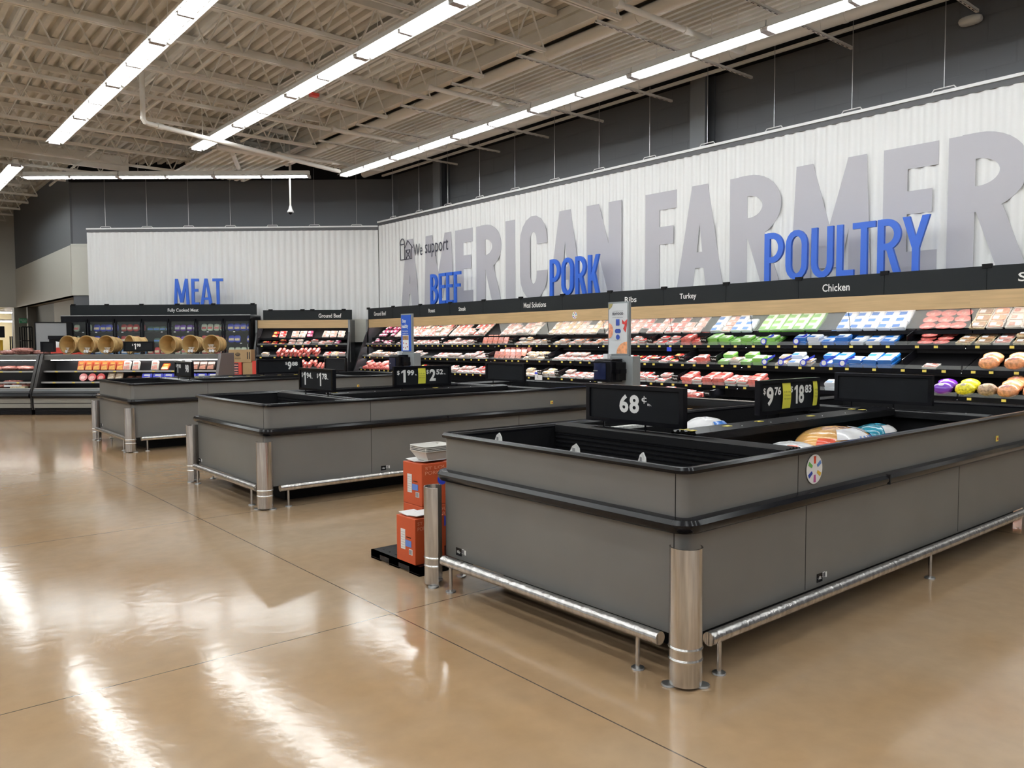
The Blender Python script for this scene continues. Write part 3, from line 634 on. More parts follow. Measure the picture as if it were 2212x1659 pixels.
# ================================================================== WALL CASES
#        name          yf     z    slope depth
SH = {'top':   (-.52, 1.635, 38, .50), 'second': (-.74, 1.42, 19, .62), 'third': (-.86, 1.08, 19, .70), 'fourth': (-.98, .72, 18, .80), 'bottom': (-1.20, .49, 6, 1.0)}
def wall_case(F, x0, x1, label, ends=(False, False), glass=True, group='open wall cases'):
    q = thing('refrigerated_wall_case', label, 'display case', F @ T(x0, 0, 0), group); W_ = x1-x0
    mb = MB(); mb.box(0, W_, -.06, -.02, .2, 2.12, MATTE); mb.box(0, W_, -.60, -.02, 2.08, 2.14, MATTE); mb.build('cabinet_back', q)
    mb = MB(); mb.box(0, W_, -.64, -.60, 1.93, 2.17, WOOD); mb.build('canopy_fascia', q)
    mb = MB(); mb.box(.02, W_-.02, -.58, -.53, 2.03, 2.05, LEDM); mb.build('case_lamp', q)
    mb = MB()
    mb.prism([(-1.12, 0), (-1.12, .15), (-1.20, .16), (-1.20, .30), (-1.23, .32), (-1.26, .36), (-1.26, .44), (-1.24, .47), (-1.20, .49), (-1.16, .485), (-1.14, .42), (-.04, .45), (-.04, 0)], 0, W_, MATTE, 'x')
    mb.build('case_base', q)
    mb = MB(); mb.box(0, W_, -1.215, -1.20, .16, .30, WOOD); mb.build('lower_panel', q)
    mb = MB(); mb.box(0, W_, -1.235, -1.19, .485, .50, ALU); mb.build('front_ledge', q)
    for nm, (yf, z, sl, dp) in SH.items():
        if nm == 'bottom': continue
        a = math.radians(sl)
        s = MB(); s.prism([(yf, z-.045), (yf, z-.012), (yf+.03, z-.018), (yf+dp*math.cos(a), z-.012+dp*math.sin(a)), (yf+dp*math.cos(a), z-.03+dp*math.sin(a)), (yf+.03, z-.045)], .01, W_-.01, MATTE, 'x')
        so = s.build('shelf', q)
        s = MB(); s.box(.01, W_-.01, yf-.014, yf, z-.058, z, BLACK); s.build('price_rail', so)
        if nm != 'top':
            s = MB(); s.box(.03, W_-.03, yf+.02, yf+.06, z-.050, z-.046, LEDM); s.build('shelf_lamp', so)
            s = MB(); s.box(.012, W_-.012, yf-.010, yf-.006, z, z+.055, ACRYL); s.build('clear_fence', so)
            rnd = random.Random(int(abs(x0)*10)+len(nm)); x = .12
            while x < W_-.15:
                s = MB(); s.box(x, x+.055, yf-.017, yf-.0145, z-.045, z-.010, YEL); s.build('price_tag', so); x += rnd.choice((.22, .26, .3, .42))
    if glass:
        n = max(1, round(W_/1.4))
        for i in range(n):
            s = MB(); s.add([(W_*i/n+.01, -.555, 1.66), (W_*(i+1)/n-.01, -.555, 1.66), (W_*(i+1)/n-.01, -.625, 1.925), (W_*i/n+.01, -.625, 1.925)], [(0, 1, 2, 3)], GLASS)
            s.add([(W_*i/n+.01, -.549, 1.66), (W_*(i+1)/n-.01, -.549, 1.66), (W_*(i+1)/n-.01, -.619, 1.925), (W_*i/n+.01, -.619, 1.925)], [(0, 3, 2, 1)], GLASS); s.build('glass_pane', q)
            s = MB(); s.tube([(W_*(i+1)/n, -.56, 1.66), (W_*(i+1)/n, -.625, 1.925)], .005, MATTE, 5); s.build('pane_edge', q)
    for e, x in ((0, 0.0), (1, W_)):
        if ends[e]:
            d = -1 if e == 0 else 1
            mb = MB(); mb.prism([(-.02, 0), (-1.18, 0), (-1.24, .40), (-1.20, .52), (-.66, 1.9), (-.66, 2.17), (-.02, 2.17)], min(x, x+d*.05), max(x, x+d*.05), MIRR, 'x')
            mb.build('end_panel', q)
            mb = MB(); mb.box(min(x, x+d*.06), max(x, x+d*.06), -.70, -.655, .9, 2.17, KGREY); mb.build('end_trim', q)
    return q
CL = ['under the Ground Beef and Roast boards', 'under the Roast and Steak boards', 'under the Meal Solutions board', 'under the Ribs and Turkey boards', 'under the Chicken board', 'at the right frame edge']
xs = [-20.95, -18.3, -14.8, -11.4, -7.9, -4.4, -0.6]
for i in range(6):
    c_ = wall_case(WR, xs[i], xs[i+1], 'black open refrigerated wall case '+CL[i], ends=(i == 0, i == 5), glass=(i >= 2))
    if i == 0:
        mb = MB(); mb.lathe([(0, 0), (.07, 0)], WHITE, 20, (0, 0, 0)); o = mb.build('round_sticker', c_); o.location = (-.055, -.45, 1.83); o.rotation_euler = (0, -math.pi/2, 0)
    if i == 2:
        STP = c_
wall_case(WC, -3.55, -.80, 'short black wall case with red rolls under its own Ground Beef board', ends=(True, True), glass=False)
def shelf_pos(nm, r, lift=0.0, off=.09, pitch=.165):
    yf, z, sl, dp = SH[nm]; a = math.radians(sl)
    if nm == 'top': off, pitch = .085, .152
    d = off+r*pitch
    return yf+d*math.cos(a)-lift*math.sin(a), z-.010+d*math.sin(a)+lift*math.cos(a), a
def sec(y):
    for lim, s in ((19.2, 'Ground Beef'), (17.2, 'Roast'), (15.0, 'Steak'), (12.3, 'Meal Solutions'), (10.0, 'Ribs'), (7.6, 'Turkey'), (4.9, 'Chicken')):
        if y > lim: return s
    return 'S'
rnd = random.Random(11)
ROWN = ['front row', 'second row', 'third row']
def fill(F, nm, ya, yb, keys, rows=2, pitch=.232, stack=.25, where=None, wall='long'):
    """goods from world y=ya down to yb on the right wall (or local -x range on the short case)"""
    n = int((ya-yb)/pitch)
    for i in range(n):
        yy = ya-pitch*(i+.5)
        k = keys[(i*7//5) % len(keys)] if len(keys) > 1 else keys[0]
        for r in range(rows):
            if rnd.random() < .05: continue
            st = 1+(rnd.random() < stack)
            for s in range(st):
                h = {'grn': .066, 'blu': .066, 'redb': .066, 'wb': .066, 'roll': .08}.get(k, .052)
                y, z, a = shelf_pos(nm, r, .004+s*h)
                if k in ('ham', 'pur', 'yelt', 'brt') and s: continue
                M = F @ T(-yy+rnd.uniform(-.012, .012), y, z) @ RX(a) @ RZ(rnd.uniform(-.09, .09))
                if k == 'bac':
                    if s: continue
                    M = F @ T(-yy, y-.02, z) @ RX(-.35)
                w0 = where or f'under {sec(yy)}'
                sn = {'top': 'top shelf', 'second': 'second shelf', 'third': 'third shelf', 'fourth': 'fourth shelf', 'bottom': 'bottom deck'}[nm]
                put(k, M, f'{DESC[k]}, {"stacked, " if s else ""}{ROWN[r]} of {sn} {w0}', f'{DESC[k]}s on the {sn} {w0}')
R = WR
fill(R, 'top', 20.6, 19.7, ['mag'], 3, pitch=.216); fill(R, 'top', 19.7, 17.0, ['white', 'pale', 'white', 'pink'], 3, pitch=.216, stack=.1); fill(R, 'top', 17.0, 15.4, ['pale', 'pink'], 3, pitch=.216, stack=.1)
fill(R, 'top', 14.9, 13.4, ['pale', 'white'], 3, pitch=.216, stack=.1); fill(R, 'top', 13.2, 11.4, ['chk', 'white'], 3, pitch=.216, stack=.0); fill(R, 'top', 11.4, 8.9, ['pale', 'pink'], 3, pitch=.216, stack=.0)
fill(R, 'top', 8.8, 7.9, ['wb', 'pale'], 3, pitch=.216, stack=.0); fill(R, 'top', 7.8, 6.6, ['grn'], 3, pitch=.216, stack=0); fill(R, 'top', 6.4, 5.2, ['wb'], 3, pitch=.216, stack=0); fill(R, 'top', 5.15, 4.5, ['hamp'], 3, pitch=.216, stack=0); fill(R, 'top', 4.45, 2.4, ['brn', 'sal', 'white'], 3, pitch=.216, stack=0)
fill(R, 'second', 20.7, 18.6, ['mag', 'mag', 'pink'], 3); fill(R, 'second', 18.5, 15.6, ['pale', 'white', 'pink', 'pale'], 3); fill(R, 'second', 15.4, 14.2, ['bac'], 3, pitch=.2); fill(R, 'second', 14.1, 12.9, ['white', 'chk'], 3)
fill(R, 'second', 12.8, 11.3, ['chk', 'sal', 'pale'], 3); fill(R, 'second', 11.3, 9.3, ['pink', 'pale', 'red'], 3, stack=.5); fill(R, 'second', 9.3, 8.7, ['redb'], 3, stack=.6); fill(R, 'second', 8.7, 7.1, ['grn'], 3, stack=.6)
fill(R, 'second', 7.0, 5.25, ['blu', 'wb'], 3, stack=.5); fill(R, 'second', 5.1, 4.6, ['hamp'], 3, stack=.6); fill(R, 'second', 4.55, 2.4, ['brn', 'brn', 'pale'], 3, stack=.2)
fill(R, 'third', 20.7, 19.2, ['sal']); fill(R, 'third', 18.6, 17.9, ['pale']); fill(R, 'third', 17.3, 14.9, ['pink', 'pale', 'pale']); fill(R, 'third', 14.8, 13.8, ['bac'], 3, pitch=.2); fill(R, 'third', 13.7, 12.9, ['chk'], stack=.5)
fill(R, 'third', 12.7, 10.9, ['pale', 'pink']); fill(R, 'third', 10.9, 9.2, ['pink', 'red', 'steak']); fill(R, 'third', 9.1, 8.5, ['red', 'redb'], stack=.5); fill(R, 'third', 8.4, 7.4, ['grn', 'white'])
fill(R, 'third', 7.3, 6.5, ['chk', 'wb']); fill(R, 'third', 6.5, 5.25, ['blu'], stack=.7); fill(R, 'third', 4.95, 4.6, ['pale'], 1); fill(R, 'third', 4.25, 3.0, ['ham'], 2, pitch=.32, stack=0)
fill(R, 'fourth', 20.7, 19.1, ['roll'], 2, pitch=.11, stack=.4); fill(R, 'fourth', 18.4, 17.2, ['steak', 'chk']); fill(R, 'fourth', 17.0, 14.6, ['red', 'pale', 'pink'], stack=.4); fill(R, 'fourth', 13.6, 12.4, ['chk', 'pale'], stack=.4)
fill(R, 'fourth', 12.3, 11.2, ['pale', 'pink']); fill(R, 'fourth', 11.1, 9.3, ['pink', 'red'], stack=.6); fill(R, 'fourth', 9.1, 7.3, ['redb', 'pink'], stack=.9); fill(R, 'fourth', 6.8, 5.9, ['wb'], 1, stack=.4)
fill(R, 'fourth', 4.76, 4.47, ['pur'], 2, pitch=.28); fill(R, 'fourth', 4.47, 4.19, ['yelt'], 2, pitch=.27); fill(R, 'fourth', 4.19, 3.93, ['brt'], 1, pitch=.25); fill(R, 'fourth', 3.95, 2.6, ['ham'], 3, pitch=.29)
fill(R, 'bottom', 18.8, 16.2, ['white'], 1); fill(R, 'bottom', 13.2, 12.3, ['sal', 'pale'], 1, stack=0); fill(R, 'bottom', 10.9, 8.4, ['redb', 'pink'], 2, stack=.5); fill(R, 'bottom', 5.1, 3.4, ['yelt', 'ham'], 1, pitch=.34)
SC = 'in the short middle case'
fill(WC, 'top', 3.2, 2.6, ['steak', 'red'], 2, where=SC, stack=0); fill(WC, 'top', 2.6, 1.7, ['pale', 'white', 'mag'], 2, where=SC, stack=0); fill(WC, 'top', 1.65, .85, ['white', 'pale'], 2, where=SC, stack=0)
fill(WC, 'second', 3.4, 2.7, ['steak'], 2, where=SC); fill(WC, 'second', 2.65, .85, ['pale', 'white', 'pink', 'mag', 'red'], 2, where=SC, stack=.3)
fill(WC, 'third', 3.4, 3.0, ['chk'], 1, where=SC); fill(WC, 'third', 2.95, 1.6, ['roll'], 2, pitch=.13, where=SC, stack=.5); fill(WC, 'third', 1.55, .85, ['red', 'chk'], 2, where=SC)
fill(WC, 'fourth', 2.5, .85, ['roll'], 2, pitch=.13, where=SC, stack=.6)
# shelf dividers with small hanging signs
def divider(F, nm, yy, word, lab):
    yf, z, sl, dp = SH[nm]; a = math.radians(sl)
    q = thing('shelf_divider', lab, 'divider', F @ T(-yy, yf, z) @ RX(a))
    mb = MB(); mb.box(-.006, .006, .02, .5, 0, .13, BLACK); mb.build('divider_panel', q)
    if word:
        mb = MB(); mb.box(-.07, .07, -.02, -.012, .05, .15, BLACK); put_text(mb, word, -.05, .05, .08, .12, -.0215, TEXTW, .01); mb.build('hanging_sign', q)
        mb = MB(); mb.tube([(0, -.016, .15), (0, .03, .15)], .004, BLACK, 5); mb.build('sign_arm', q)
for nm, yy, wd, lab in (('second', 19.3, 'Beef', 'black divider with Beef sign on second shelf under the Ground Beef board'), ('second', 17.0, 'Beef', 'black divider with Beef sign on second shelf under the Roast board'),
        ('second', 15.5, 'Pork', 'black divider with sign left of the bacon on the second shelf'), ('second', 14.15, 'Pork', 'black divider with sign right of the bacon on the second shelf'),
        ('second', 12.85, 'Pork', 'black divider with Pork sign on second shelf under the Meal Solutions board'), ('second', 10.0, 'Pork', 'black divider with Pork sign on second shelf by the Turkey board'),
        ('second', 8.75, 'Turkey', 'black divider with sign at the left end of the green packages'), ('third', 14.9, 'Pork', 'black divider with sign left of the upright packs on the third shelf'),
        ('third', 12.8, 'Pork', 'black divider with Pork sign on the third shelf under the Meal Solutions board'), ('third', 9.15, 'Turkey', 'black divider with sign on third shelf under the Turkey board'), ('third', 8.45, 'Turkey', 'black divider with sign before the green packages on third shelf'),
        ('fourth', 12.9, 'Pork', 'black divider with Pork sign on the fourth shelf beside the white price card'), ('fourth', 12.35, 'Pork', 'black divider with Pork sign on the fourth shelf left of the seafood stand'), ('fourth', 9.2, 'Pork', 'black divider with Pork sign on the fourth shelf under the Turkey board'),
        ('bottom', 10.7, 'Pork', 'black divider with Pork sign on the bottom deck behind the 68 cent sign'), ('bottom', 8.35, 'Turkey', 'black divider with Turkey sign on the bottom deck beside the 9.76 sign'), ('second', 5.2, None, 'tall dark divider right of the blue packages on the second shelf'), ('third', 5.2, None, 'tall dark divider right of the blue packages on the third shelf')):
    divider(WR, nm, yy, wd, lab)
# blue round shelf talkers on poultry shelves
for nm, yy, pl in (('second', 7.55, 'left one on the second shelf'), ('second', 6.95, 'right one on the second shelf'), ('third', 7.45, 'first from left on the third shelf'), ('third', 7.15, 'second from left on the third shelf'), ('third', 6.75, 'third from left on the third shelf'), ('third', 6.4, 'fourth from left on the third shelf'), ('third', 6.1, 'rightmost on the third shelf')):
    yf, z, sl, dp = SH[nm]
    q = thing('shelf_talker', f'round blue and white shelf talker with blue arm, {pl}', 'shelf talker', WR @ T(-yy, yf-.01, z))
    mb = MB(); mb.prism([(.055*math.cos(t*.4), .06+.055*math.sin(t*.4)) for t in range(16)], -.02, -.016, M_ROY, 'y'); mb.build('disc', q)
    mb = MB(); mb.prism([(.038*math.cos(t*.4), .06+.038*math.sin(t*.4)) for t in range(16)], -.023, -.02, WHITE, 'y'); mb.build('disc_face', q)
    mb = MB(); mb.prism([(.03, .07), (.19, .15), (.19, .185), (.03, .11)], -.012, -.008, M_ROY, 'y'); mb.build('arm', q)
q = thing('price_card', 'white price card with blue top hanging on the fourth shelf rail', 'price card', WR @ T(-12.95, -1.01, .60))
mb = MB(); mb.box(-.12, .12, -.006, 0, 0, .22, WHITE); mb.build('card', q)
mb = MB(); mb.box(-.12, .12, -.009, -.006, .18, .22, M_ROY); mb.build('blue_band', q)
mb = MB(); put_text(mb, '1.', -.03, .02, .09, .15, -.008, TEXTD, .01); mb.build('lettering', q)
q = thing('shelf_talker', 'small blue sign hanging under the second shelf rail, below the Turkey board', 'shelf talker', WR @ T(-9.55, -.765, 1.30))
mb = MB(); mb.box(-.05, .05, -.01, 0, 0, .08, M_ROY); mb.build('card', q)
for F_, x, z, nm in ((WR, -12.17, 2.03, 'round white sticker with coloured rays on the maple fascia'),):
    pass
def burst(parent, M, r):
    mb = MB(); mb.prism([(r*math.cos(t*math.pi/16), r*math.sin(t*math.pi/16)) for t in range(32)], -.003, 0, WHITE, 'y')
    cols = [('r', (.62, .06, .02)), ('b', (.12, .25, .62)), ('y', (.75, .48, .06)), ('p', (.45, .08, .28)), ('n', (.02, .06, .42)), ('g', (.14, .42, .09))]
    for i, (n_, c) in enumerate(cols):
        a = math.pi/2-i*math.pi/3; ca, sa = math.cos(a), math.sin(a); m_ = mat('sticker_ray_'+n_, c, .5)
        p = [(ca*r*.38-sa*r*.10, sa*r*.38+ca*r*.10), (ca*r*.38+sa*r*.10, sa*r*.38-ca*r*.10), (ca*r*.88+sa*r*.13, sa*r*.88-ca*r*.13), (ca*r*.88-sa*r*.13, sa*r*.88+ca*r*.13)]
        mb.prism(p, -.005, -.003, m_, 'y')
    o = mb.build('round_sticker', parent); o.matrix_local = M; return o
burst(STP, T(14.8-12.2, -.642, 2.05), .075)
# ================================================================== GLASS DOOR COOLER (chamfer wall)
def cooler():
    x0, W_, n = -9.40, 5.74, 7
    q = thing('glass_door_cooler', 'black cooler with seven glass doors under the Fully Cooked Meat board', 'cooler', WC @ T(x0, 0, 0))
    mb = MB(); mb.box(0, W_, -.12, -.05, 0, 2.28, MATTE); mb.box(0, .05, -.9, -.12, 0, 2.28, MATTE); mb.box(W_-.05, W_, -.9, -.12, 0, 2.28, MATTE)
    mb.box(0, W_, -.9, -.12, 0, .35, MATTE); mb.box(0, W_, -.94, -.05, 2.22, 2.32, BLACK); mb.build('cabinet', q)
    mb = MB(); mb.box(0, W_, -.95, -.94, 2.315, 2.335, ALU); mb.build('top_trim', q)
    dw = W_/n
    for z in (.75, 1.15, 1.5, 1.85):
        mb = MB(); mb.box(.06, W_-.06, -.78, -.14, z-.02, z, MATTE); so = mb.build('shelf', q)
        rn = random.Random(int(z*10)); x = .15
        while x < W_-.2:
            mb = MB(); mb.box(x, x+.06, -.785, -.78, z-.035, z-.005, WHITE); mb.build('price_tag', so); x += rn.choice((.4, .6, .8))
    for i in range(n):
        d = thing_child('glass_door', q)
        a, b = i*dw+.01, (i+1)*dw-.01
        mb = MB()
        for (p, r_, s, t) in ((a, a+.05, .38, 2.2), (b-.05, b, .38, 2.2)): mb.box(p, r_, -.95, -.905, s, t, BLACK)
        mb.box(a, b, -.95, -.905, 2.15, 2.22, BLACK); mb.box(a, b, -.95, -.905, .36, .42, BLACK); mb.build('door_frame', d)
        mb = MB(); mb.add([(a+.05, -.93, .42), (b-.05, -.93, .42), (b-.05, -.93, 2.15), (a+.05, -.93, 2.15)], [(0, 1, 2, 3)], GLASSD); mb.build('glass_pane', d)
        mb = MB(); mb.tube([(b-.07, -.95, 1.0), (b-.07, -.99, 1.02), (b-.07, -.99, 1.45), (b-.07, -.95, 1.47)], .01, ALU, 6); mb.build('handle', d)
        mb = MB(); mb.box(i*dw-.015+.03, i*dw+.035, -.9, -.88, .45, 2.1, mat('cooler_lamp', (1, 1, 1), .5, emit=((.85, .93, 1.0), 1.6))); mb.build('door_lamp', q)
    mb = MB()
    keys = [['bwht', 'bblue'], ['bblue', 'bsky'], ['bred', 'bsky'], ['bdark', 'bred'], ['bpur', 'bwht'], ['bwht', 'bred'], ['bblue', 'bwht']]
    NTH = ['leftmost', 'second', 'third', 'fourth', 'fifth', 'sixth', 'rightmost']
    rn = random.Random(5)
    for i in range(n):
        for z, zn in ((.75, 'lower shelf'), (1.15, 'middle shelf'), (1.5, 'upper shelf'), (1.85, 'top shelf')):
            k = keys[i][0 if z > 1.4 else 1] if i != 5 else ('bwht' if z > 1.7 else 'bred')
            for j in range(4 if z > 1 else 0):
                if rn.random() < .12: continue
                put(k, WC @ T(x0+i*dw+.13+.19*j, -.68+rn.uniform(-.02, .02), z+.004) @ RX(rn.uniform(-.25, -.05)) @ Matrix.Scale(1.0, 4), f'{DESC[k]} behind the {NTH[i]} glass door on the {zn}', f'{DESC[k]}s behind the {NTH[i]} glass door')
def thing_child(name, parent):
    e = bpy.data.objects.new(name, None); COL.objects.link(e); e.parent = parent; return e
cooler()
# ================================================================== DELI CASE
WD = FR(3.2, 19.05, -TH)
def deli(x0, x1, label, endl, endr):
    q = thing('deli_case', label, 'display case', WD @ T(x0, 0, 0), 'low deli cases before the glass doors'); W_ = x1-x0
    lt = mat('deli_band_grey', (.23, .225, .205), .4)
    mb = MB(); mb.box(0, W_, .04, 1.1, 0, .145, MATTE)
    for z in (.02, .05, .08, .11): mb.box(0, W_, .03, .04, z, z+.015, RIB)
    mb.build('kick_plate', q)
    mb = MB(); mb.box(0, W_, .0, 1.1, .145, .235, lt); mb.box(0, W_, .02, .05, .235, .25, MATTE); mb.box(0, W_, .0, 1.1, .25, .35, lt); mb.build('lower_panel', q)
    mb = MB(); mb.prism([(.05, .345), (-.04, .36), (-.06, .40), (-.04, .45), (.05, .465)], 0, W_, BLACK, 'x'); mb.build('bumper', q)
    mb = MB(); mb.prism([(.06, .455), (-.01, .46), (-.01, .50), (.03, .545), (.10, .55)], 0, W_, mat('dark_grey_metal', (.07, .075, .08), .35), 'x'); mb.box(0, W_, .03, .05, .545, .565, ALU); mb.build('front_rail', q)
    mb = MB(); mb.box(0, W_, .10, 1.0, .46, .50, MATTE); mb.box(0, W_, .78, .82, .5, 1.15, MIRR); mb.build('inner_well', q)
    mb = MB(); mb.prism([(.36, 1.15), (.36, 1.25), (.38, 1.26), (1.02, 1.26), (1.02, 1.15)], 0, W_, mat('canopy_grey', (.12, .12, .115), .45), 'x'); mb.build('top_canopy', q)
    mb = MB(); mb.box(.15, W_-.1, .40, .44, 1.135, 1.15, LEDD); mb.build('case_lamp', q)
    for yf, z, dp in ((.30, .92, .46), (.20, .69, .54)):
        s = MB(); s.box(.05, W_-.05, yf, yf+dp, z-.03, z-.01, MATTE); so = s.build('shelf', q)
        s = MB(); s.box(.05, W_-.05, yf-.01, yf, z-.035, z, ALU); s.build('price_rail', so)
        x = .3
        while x < W_-.3:
            s = MB(); s.box(x, x+.06, yf-.013, yf-.01, z-.035, z-.01, YEL); s.build('price_tag', so); x += .42
    for e, x in ((endl, 0), (endr, W_)):
        if e:
            mb = MB(); mb.prism([(.0, .45), (.34, 1.28), (1.05, 1.28), (1.05, .1), (.05, .1)], x-.03, x+.03, e, 'x'); mb.build('end_panel', q)
    return q
EP = mat('plum_grey_end_panel', (.13, .115, .115), .45)
DK = mat('dark_case_end', (.03, .028, .027), .35)
deli(-.30, 3.55, 'low deli case with wood baskets on top, left of the freezer islands', DK, EP)
deli(-3.6, -.38, 'low deli case cut by the left frame edge, filled with wrapped meat', None, DK)
# goods in the deli
DL = [('orange_meat_pack', 'orange and red meat pack standing under the deli lamp', (.62, .10, .02), (.85, .45, .08), 'box'), ('white_meat_pack', 'white and pink sliced meat pack leaning under the deli lamp', (.80, .78, .72), (.75, .35, .28), 'box'),
      ('round_red_pack', 'round red sliced meat pack on the lower deli shelf', (.50, .03, .03), (.75, .35, .3), 'round'), ('sausage_link_pack', 'brown sausage link pack on the lower deli shelf', (.42, .30, .20), (.60, .50, .38), 'box'),
      ('blue_food_pouch', 'blue and white food pouch on the lower deli shelf right of centre', (.03, .04, .55), (.80, .74, .68), 'bag'), ('dark_sausage_pack', 'dark brown sausage pack at the right of the deli shelf', (.10, .05, .035), (.35, .15, .10), 'box')]
def deli_proto(nm, c1, c2, kind):
    q = proto_thing(nm, nm, 'meat package')
    m1 = mat(nm+'_film', c1, .3, coat=.5, rand=.1); m2 = mat(nm+'_print', c2, .35, coat=.4, noise=(25, .2, ONE))
    if kind == 'round':
        mb = MB(); mb.prism([(.085*math.cos(t*.3927), .085+.085*math.sin(t*.3927)) for t in range(16)], -.02, .02, m1, 'y'); mb.build('pack', q)
        mb = MB(); mb.prism([(.055*math.cos(t*.3927), .075+.04*math.sin(t*.3927)) for t in range(16)], -.025, -.02, m2, 'y'); mb.build('label', q)
    else:
        w_, h = (.15, .20) if kind == 'box' else (.22, .17)
        mb = MB(); mb.prism([(-w_/2, .01), (-w_/2+.01, 0), (w_/2-.01, 0), (w_/2, .01), (w_/2, h-.01), (w_/2-.015, h), (-w_/2+.015, h), (-w_/2, h-.01)], -.015, .02, m1, 'y'); mb.build('pack', q)
        mb = MB(); mb.prism([(-w_*.42, .01), (w_*.42, .01), (w_*.30, h*.55), (-w_*.42, h*.42)], -.02, -.015, m2, 'y'); mb.box(-w_*.3, w_*.3, -.019, -.015, h*.65, h*.85, WHITE if kind == 'bag' else m2); mb.build('label', q)
for nm, lb, c1, c2, kd in DL: deli_proto(nm, c1, c2, kd)
DN = {}
def dput(k, x, y, z, rx=-.35, rz=0):
    DN[k] = DN.get(k, 0)+1
    base = {'orange_meat_pack': 'orange and red meat pack under the deli lamp', 'white_meat_pack': 'white and pink sliced meat pack under the deli lamp', 'round_red_pack': 'round red meat pack on the lower deli shelf',
            'sausage_link_pack': 'brown sausage link pack on the lower deli shelf', 'blue_food_pouch': 'blue and white food pouch on the lower deli shelf', 'dark_sausage_pack': 'dark brown sausage pack in the deli case'}[k]
    where_ = f'{OR2[int((DN[k]-1)//2)]} pair from the left, {"front" if DN[k] % 2 else "rear"} one' if k == 'orange_meat_pack' and DN[k] < 13 else f'{OR2[DN[k]-1]} from the left'
    put(k, WD @ T(x, y, z) @ RZ(rz) @ RX(rx), base+', '+where_, k.replace('_', ' ')+'s in the deli case')
for i in range(6): dput('orange_meat_pack', .52+.17*i, .36, .925); dput('orange_meat_pack', .56+.17*i, .46, .93)
for x in (1.52, 1.71, 2.12, 2.63, 2.83): dput('white_meat_pack', x, .36, .925)
for x in (2.32, ): dput('orange_meat_pack', x, .38, .925, -.9)
for i in range(4): dput('dark_sausage_pack', 2.98+.17*(i % 3), .37+.06*(i//3), .925, -.6)
for x in (.62, .81, 1.0): dput('round_red_pack', x, .26, .695)
for x in (1.2, 1.37): dput('sausage_link_pack', x, .28, .695, -.5)
for x in (1.56, 1.74): dput('dark_sausage_pack', x, .30, .695, -1.1)
for i in range(7): dput('blue_food_pouch', 1.98+.235*i, .27, .695, -.45, random.uniform(-.1, .1))
# ribs / wrapped meat at the left deli
MRIB = stain('wrapped_rib_meat', (.42, .17, .14))
for i, (x, y, z, rz) in enumerate([(-.75, .30, .60, .3), (-.95, .35, .67, .1), (-1.2, .3, .60, -.2), (-1.45, .35, .64, .2), (-1.7, .3, .60, .1), (-.8, .55, .97, .2), (-1.1, .5, .97, .0), (-1.5, .5, .97, .15), (-.62, .8, 1.31, .1), (-.95, .7, 1.31, -.1), (-1.3, .75, 1.31, .2), (-.9, .62, 1.36, .3)]):
    o = MB(); o.blob((0, 0, 0), .21, .09, .05, MRIB, 16, 8, pw=.8, jit=.12, seed=i)
    for k in range(4): o.box(-.15+.09*k, -.10+.09*k, -.06, .05, .035, .045, M_PALE)
    ob = o.build('wrapped_rib_slab', M=WD @ T(x, y, z) @ RZ(rz))
    lvl = 'in the well' if z < .8 else 'on the middle shelf' if z < 1.1 else 'on the top'
    tag(ob, f'wrapped pink and brown rib slab {lvl} of the left deli case', 'meat package', f'rib slabs {lvl} of the left deli case')
for i, (x, c) in enumerate(((-.72, M_CREAMF), (-.85, WHITE))):
    ob = (lambda o: o.build('paper_wrapped_pack', M=WD @ T(x, .18, .575+.03*i)))(MB().box(-.16, .16, -.06, .06, -.02, .02, c)); tag(ob, ['cream', 'white'][i]+' flat wrapped pack at the front of the left deli case', 'meat package')
# baskets on top
def basket(x, y, rz, label, first=[None]):
    M = WD @ T(x, y, 1.262+.206) @ RZ(rz) @ RX(math.pi/2)
    q = thing('bushel_basket', label, 'basket', M, 'tipped wooden bushel baskets on the deli case')
    R1, R0, H_ = .196, .150, .34
    mb = MB(); n = 32; mb.lathe([(R0-.01, -H_+.012), (R1-.008, 0), (R1, 0), (R0, -H_), (0, -H_)], BASKW, n)
    mb.lathe([(0, -H_+.012), (R0-.01, -H_+.012)], BASKW, n)
    mb.build('slatted_body', q)
    for z, r in ((-.005, R1), (-.17, (R1+R0)/2), (-.32, R0+.004)):
        mb = MB(); mb.lathe([(r, -.018), (r+.009, -.018), (r+.009, .018), (r, .018)], BASKB, n, (0, 0, z)); mb.build('hoop', q)
    mb = MB(); mb.tube([(R1*math.cos(a), R1*math.sin(a), .01+.0*a) for a in [i*.3 for i in range(4)]], .006, BASKB, 5); mb.build('handle', q)
    return q
BX = [(.10, .62, 'leftmost tipped wooden basket with few brown bags in it'), (.51, .62, 'second tipped wooden basket from the left, brown bags inside'), (.95, .62, 'third tipped wooden basket from the left, tagged brown bag inside'),
      (2.30, .62, 'empty tipped wooden basket right of the 1.98 sign'), (2.80, .62, 'tipped wooden basket second from the right, tagged brown bag inside'), (3.26, .62, 'rightmost tipped wooden basket, full of tagged bags')]
for x, y, lb in BX: basket(x, y, -.14, lb)
basket(1.36, .82, -.6, 'tipped wooden basket lying behind the third basket, only its side seen')
BBAG = mat('cellophane_bag_of_jerky', (.42, .25, .14), .25, coat=.8, noise=(30, .4, ONE)); CLR = mat('clear_cellophane_twist', (.8, .76, .7), .15, alpha=.45)
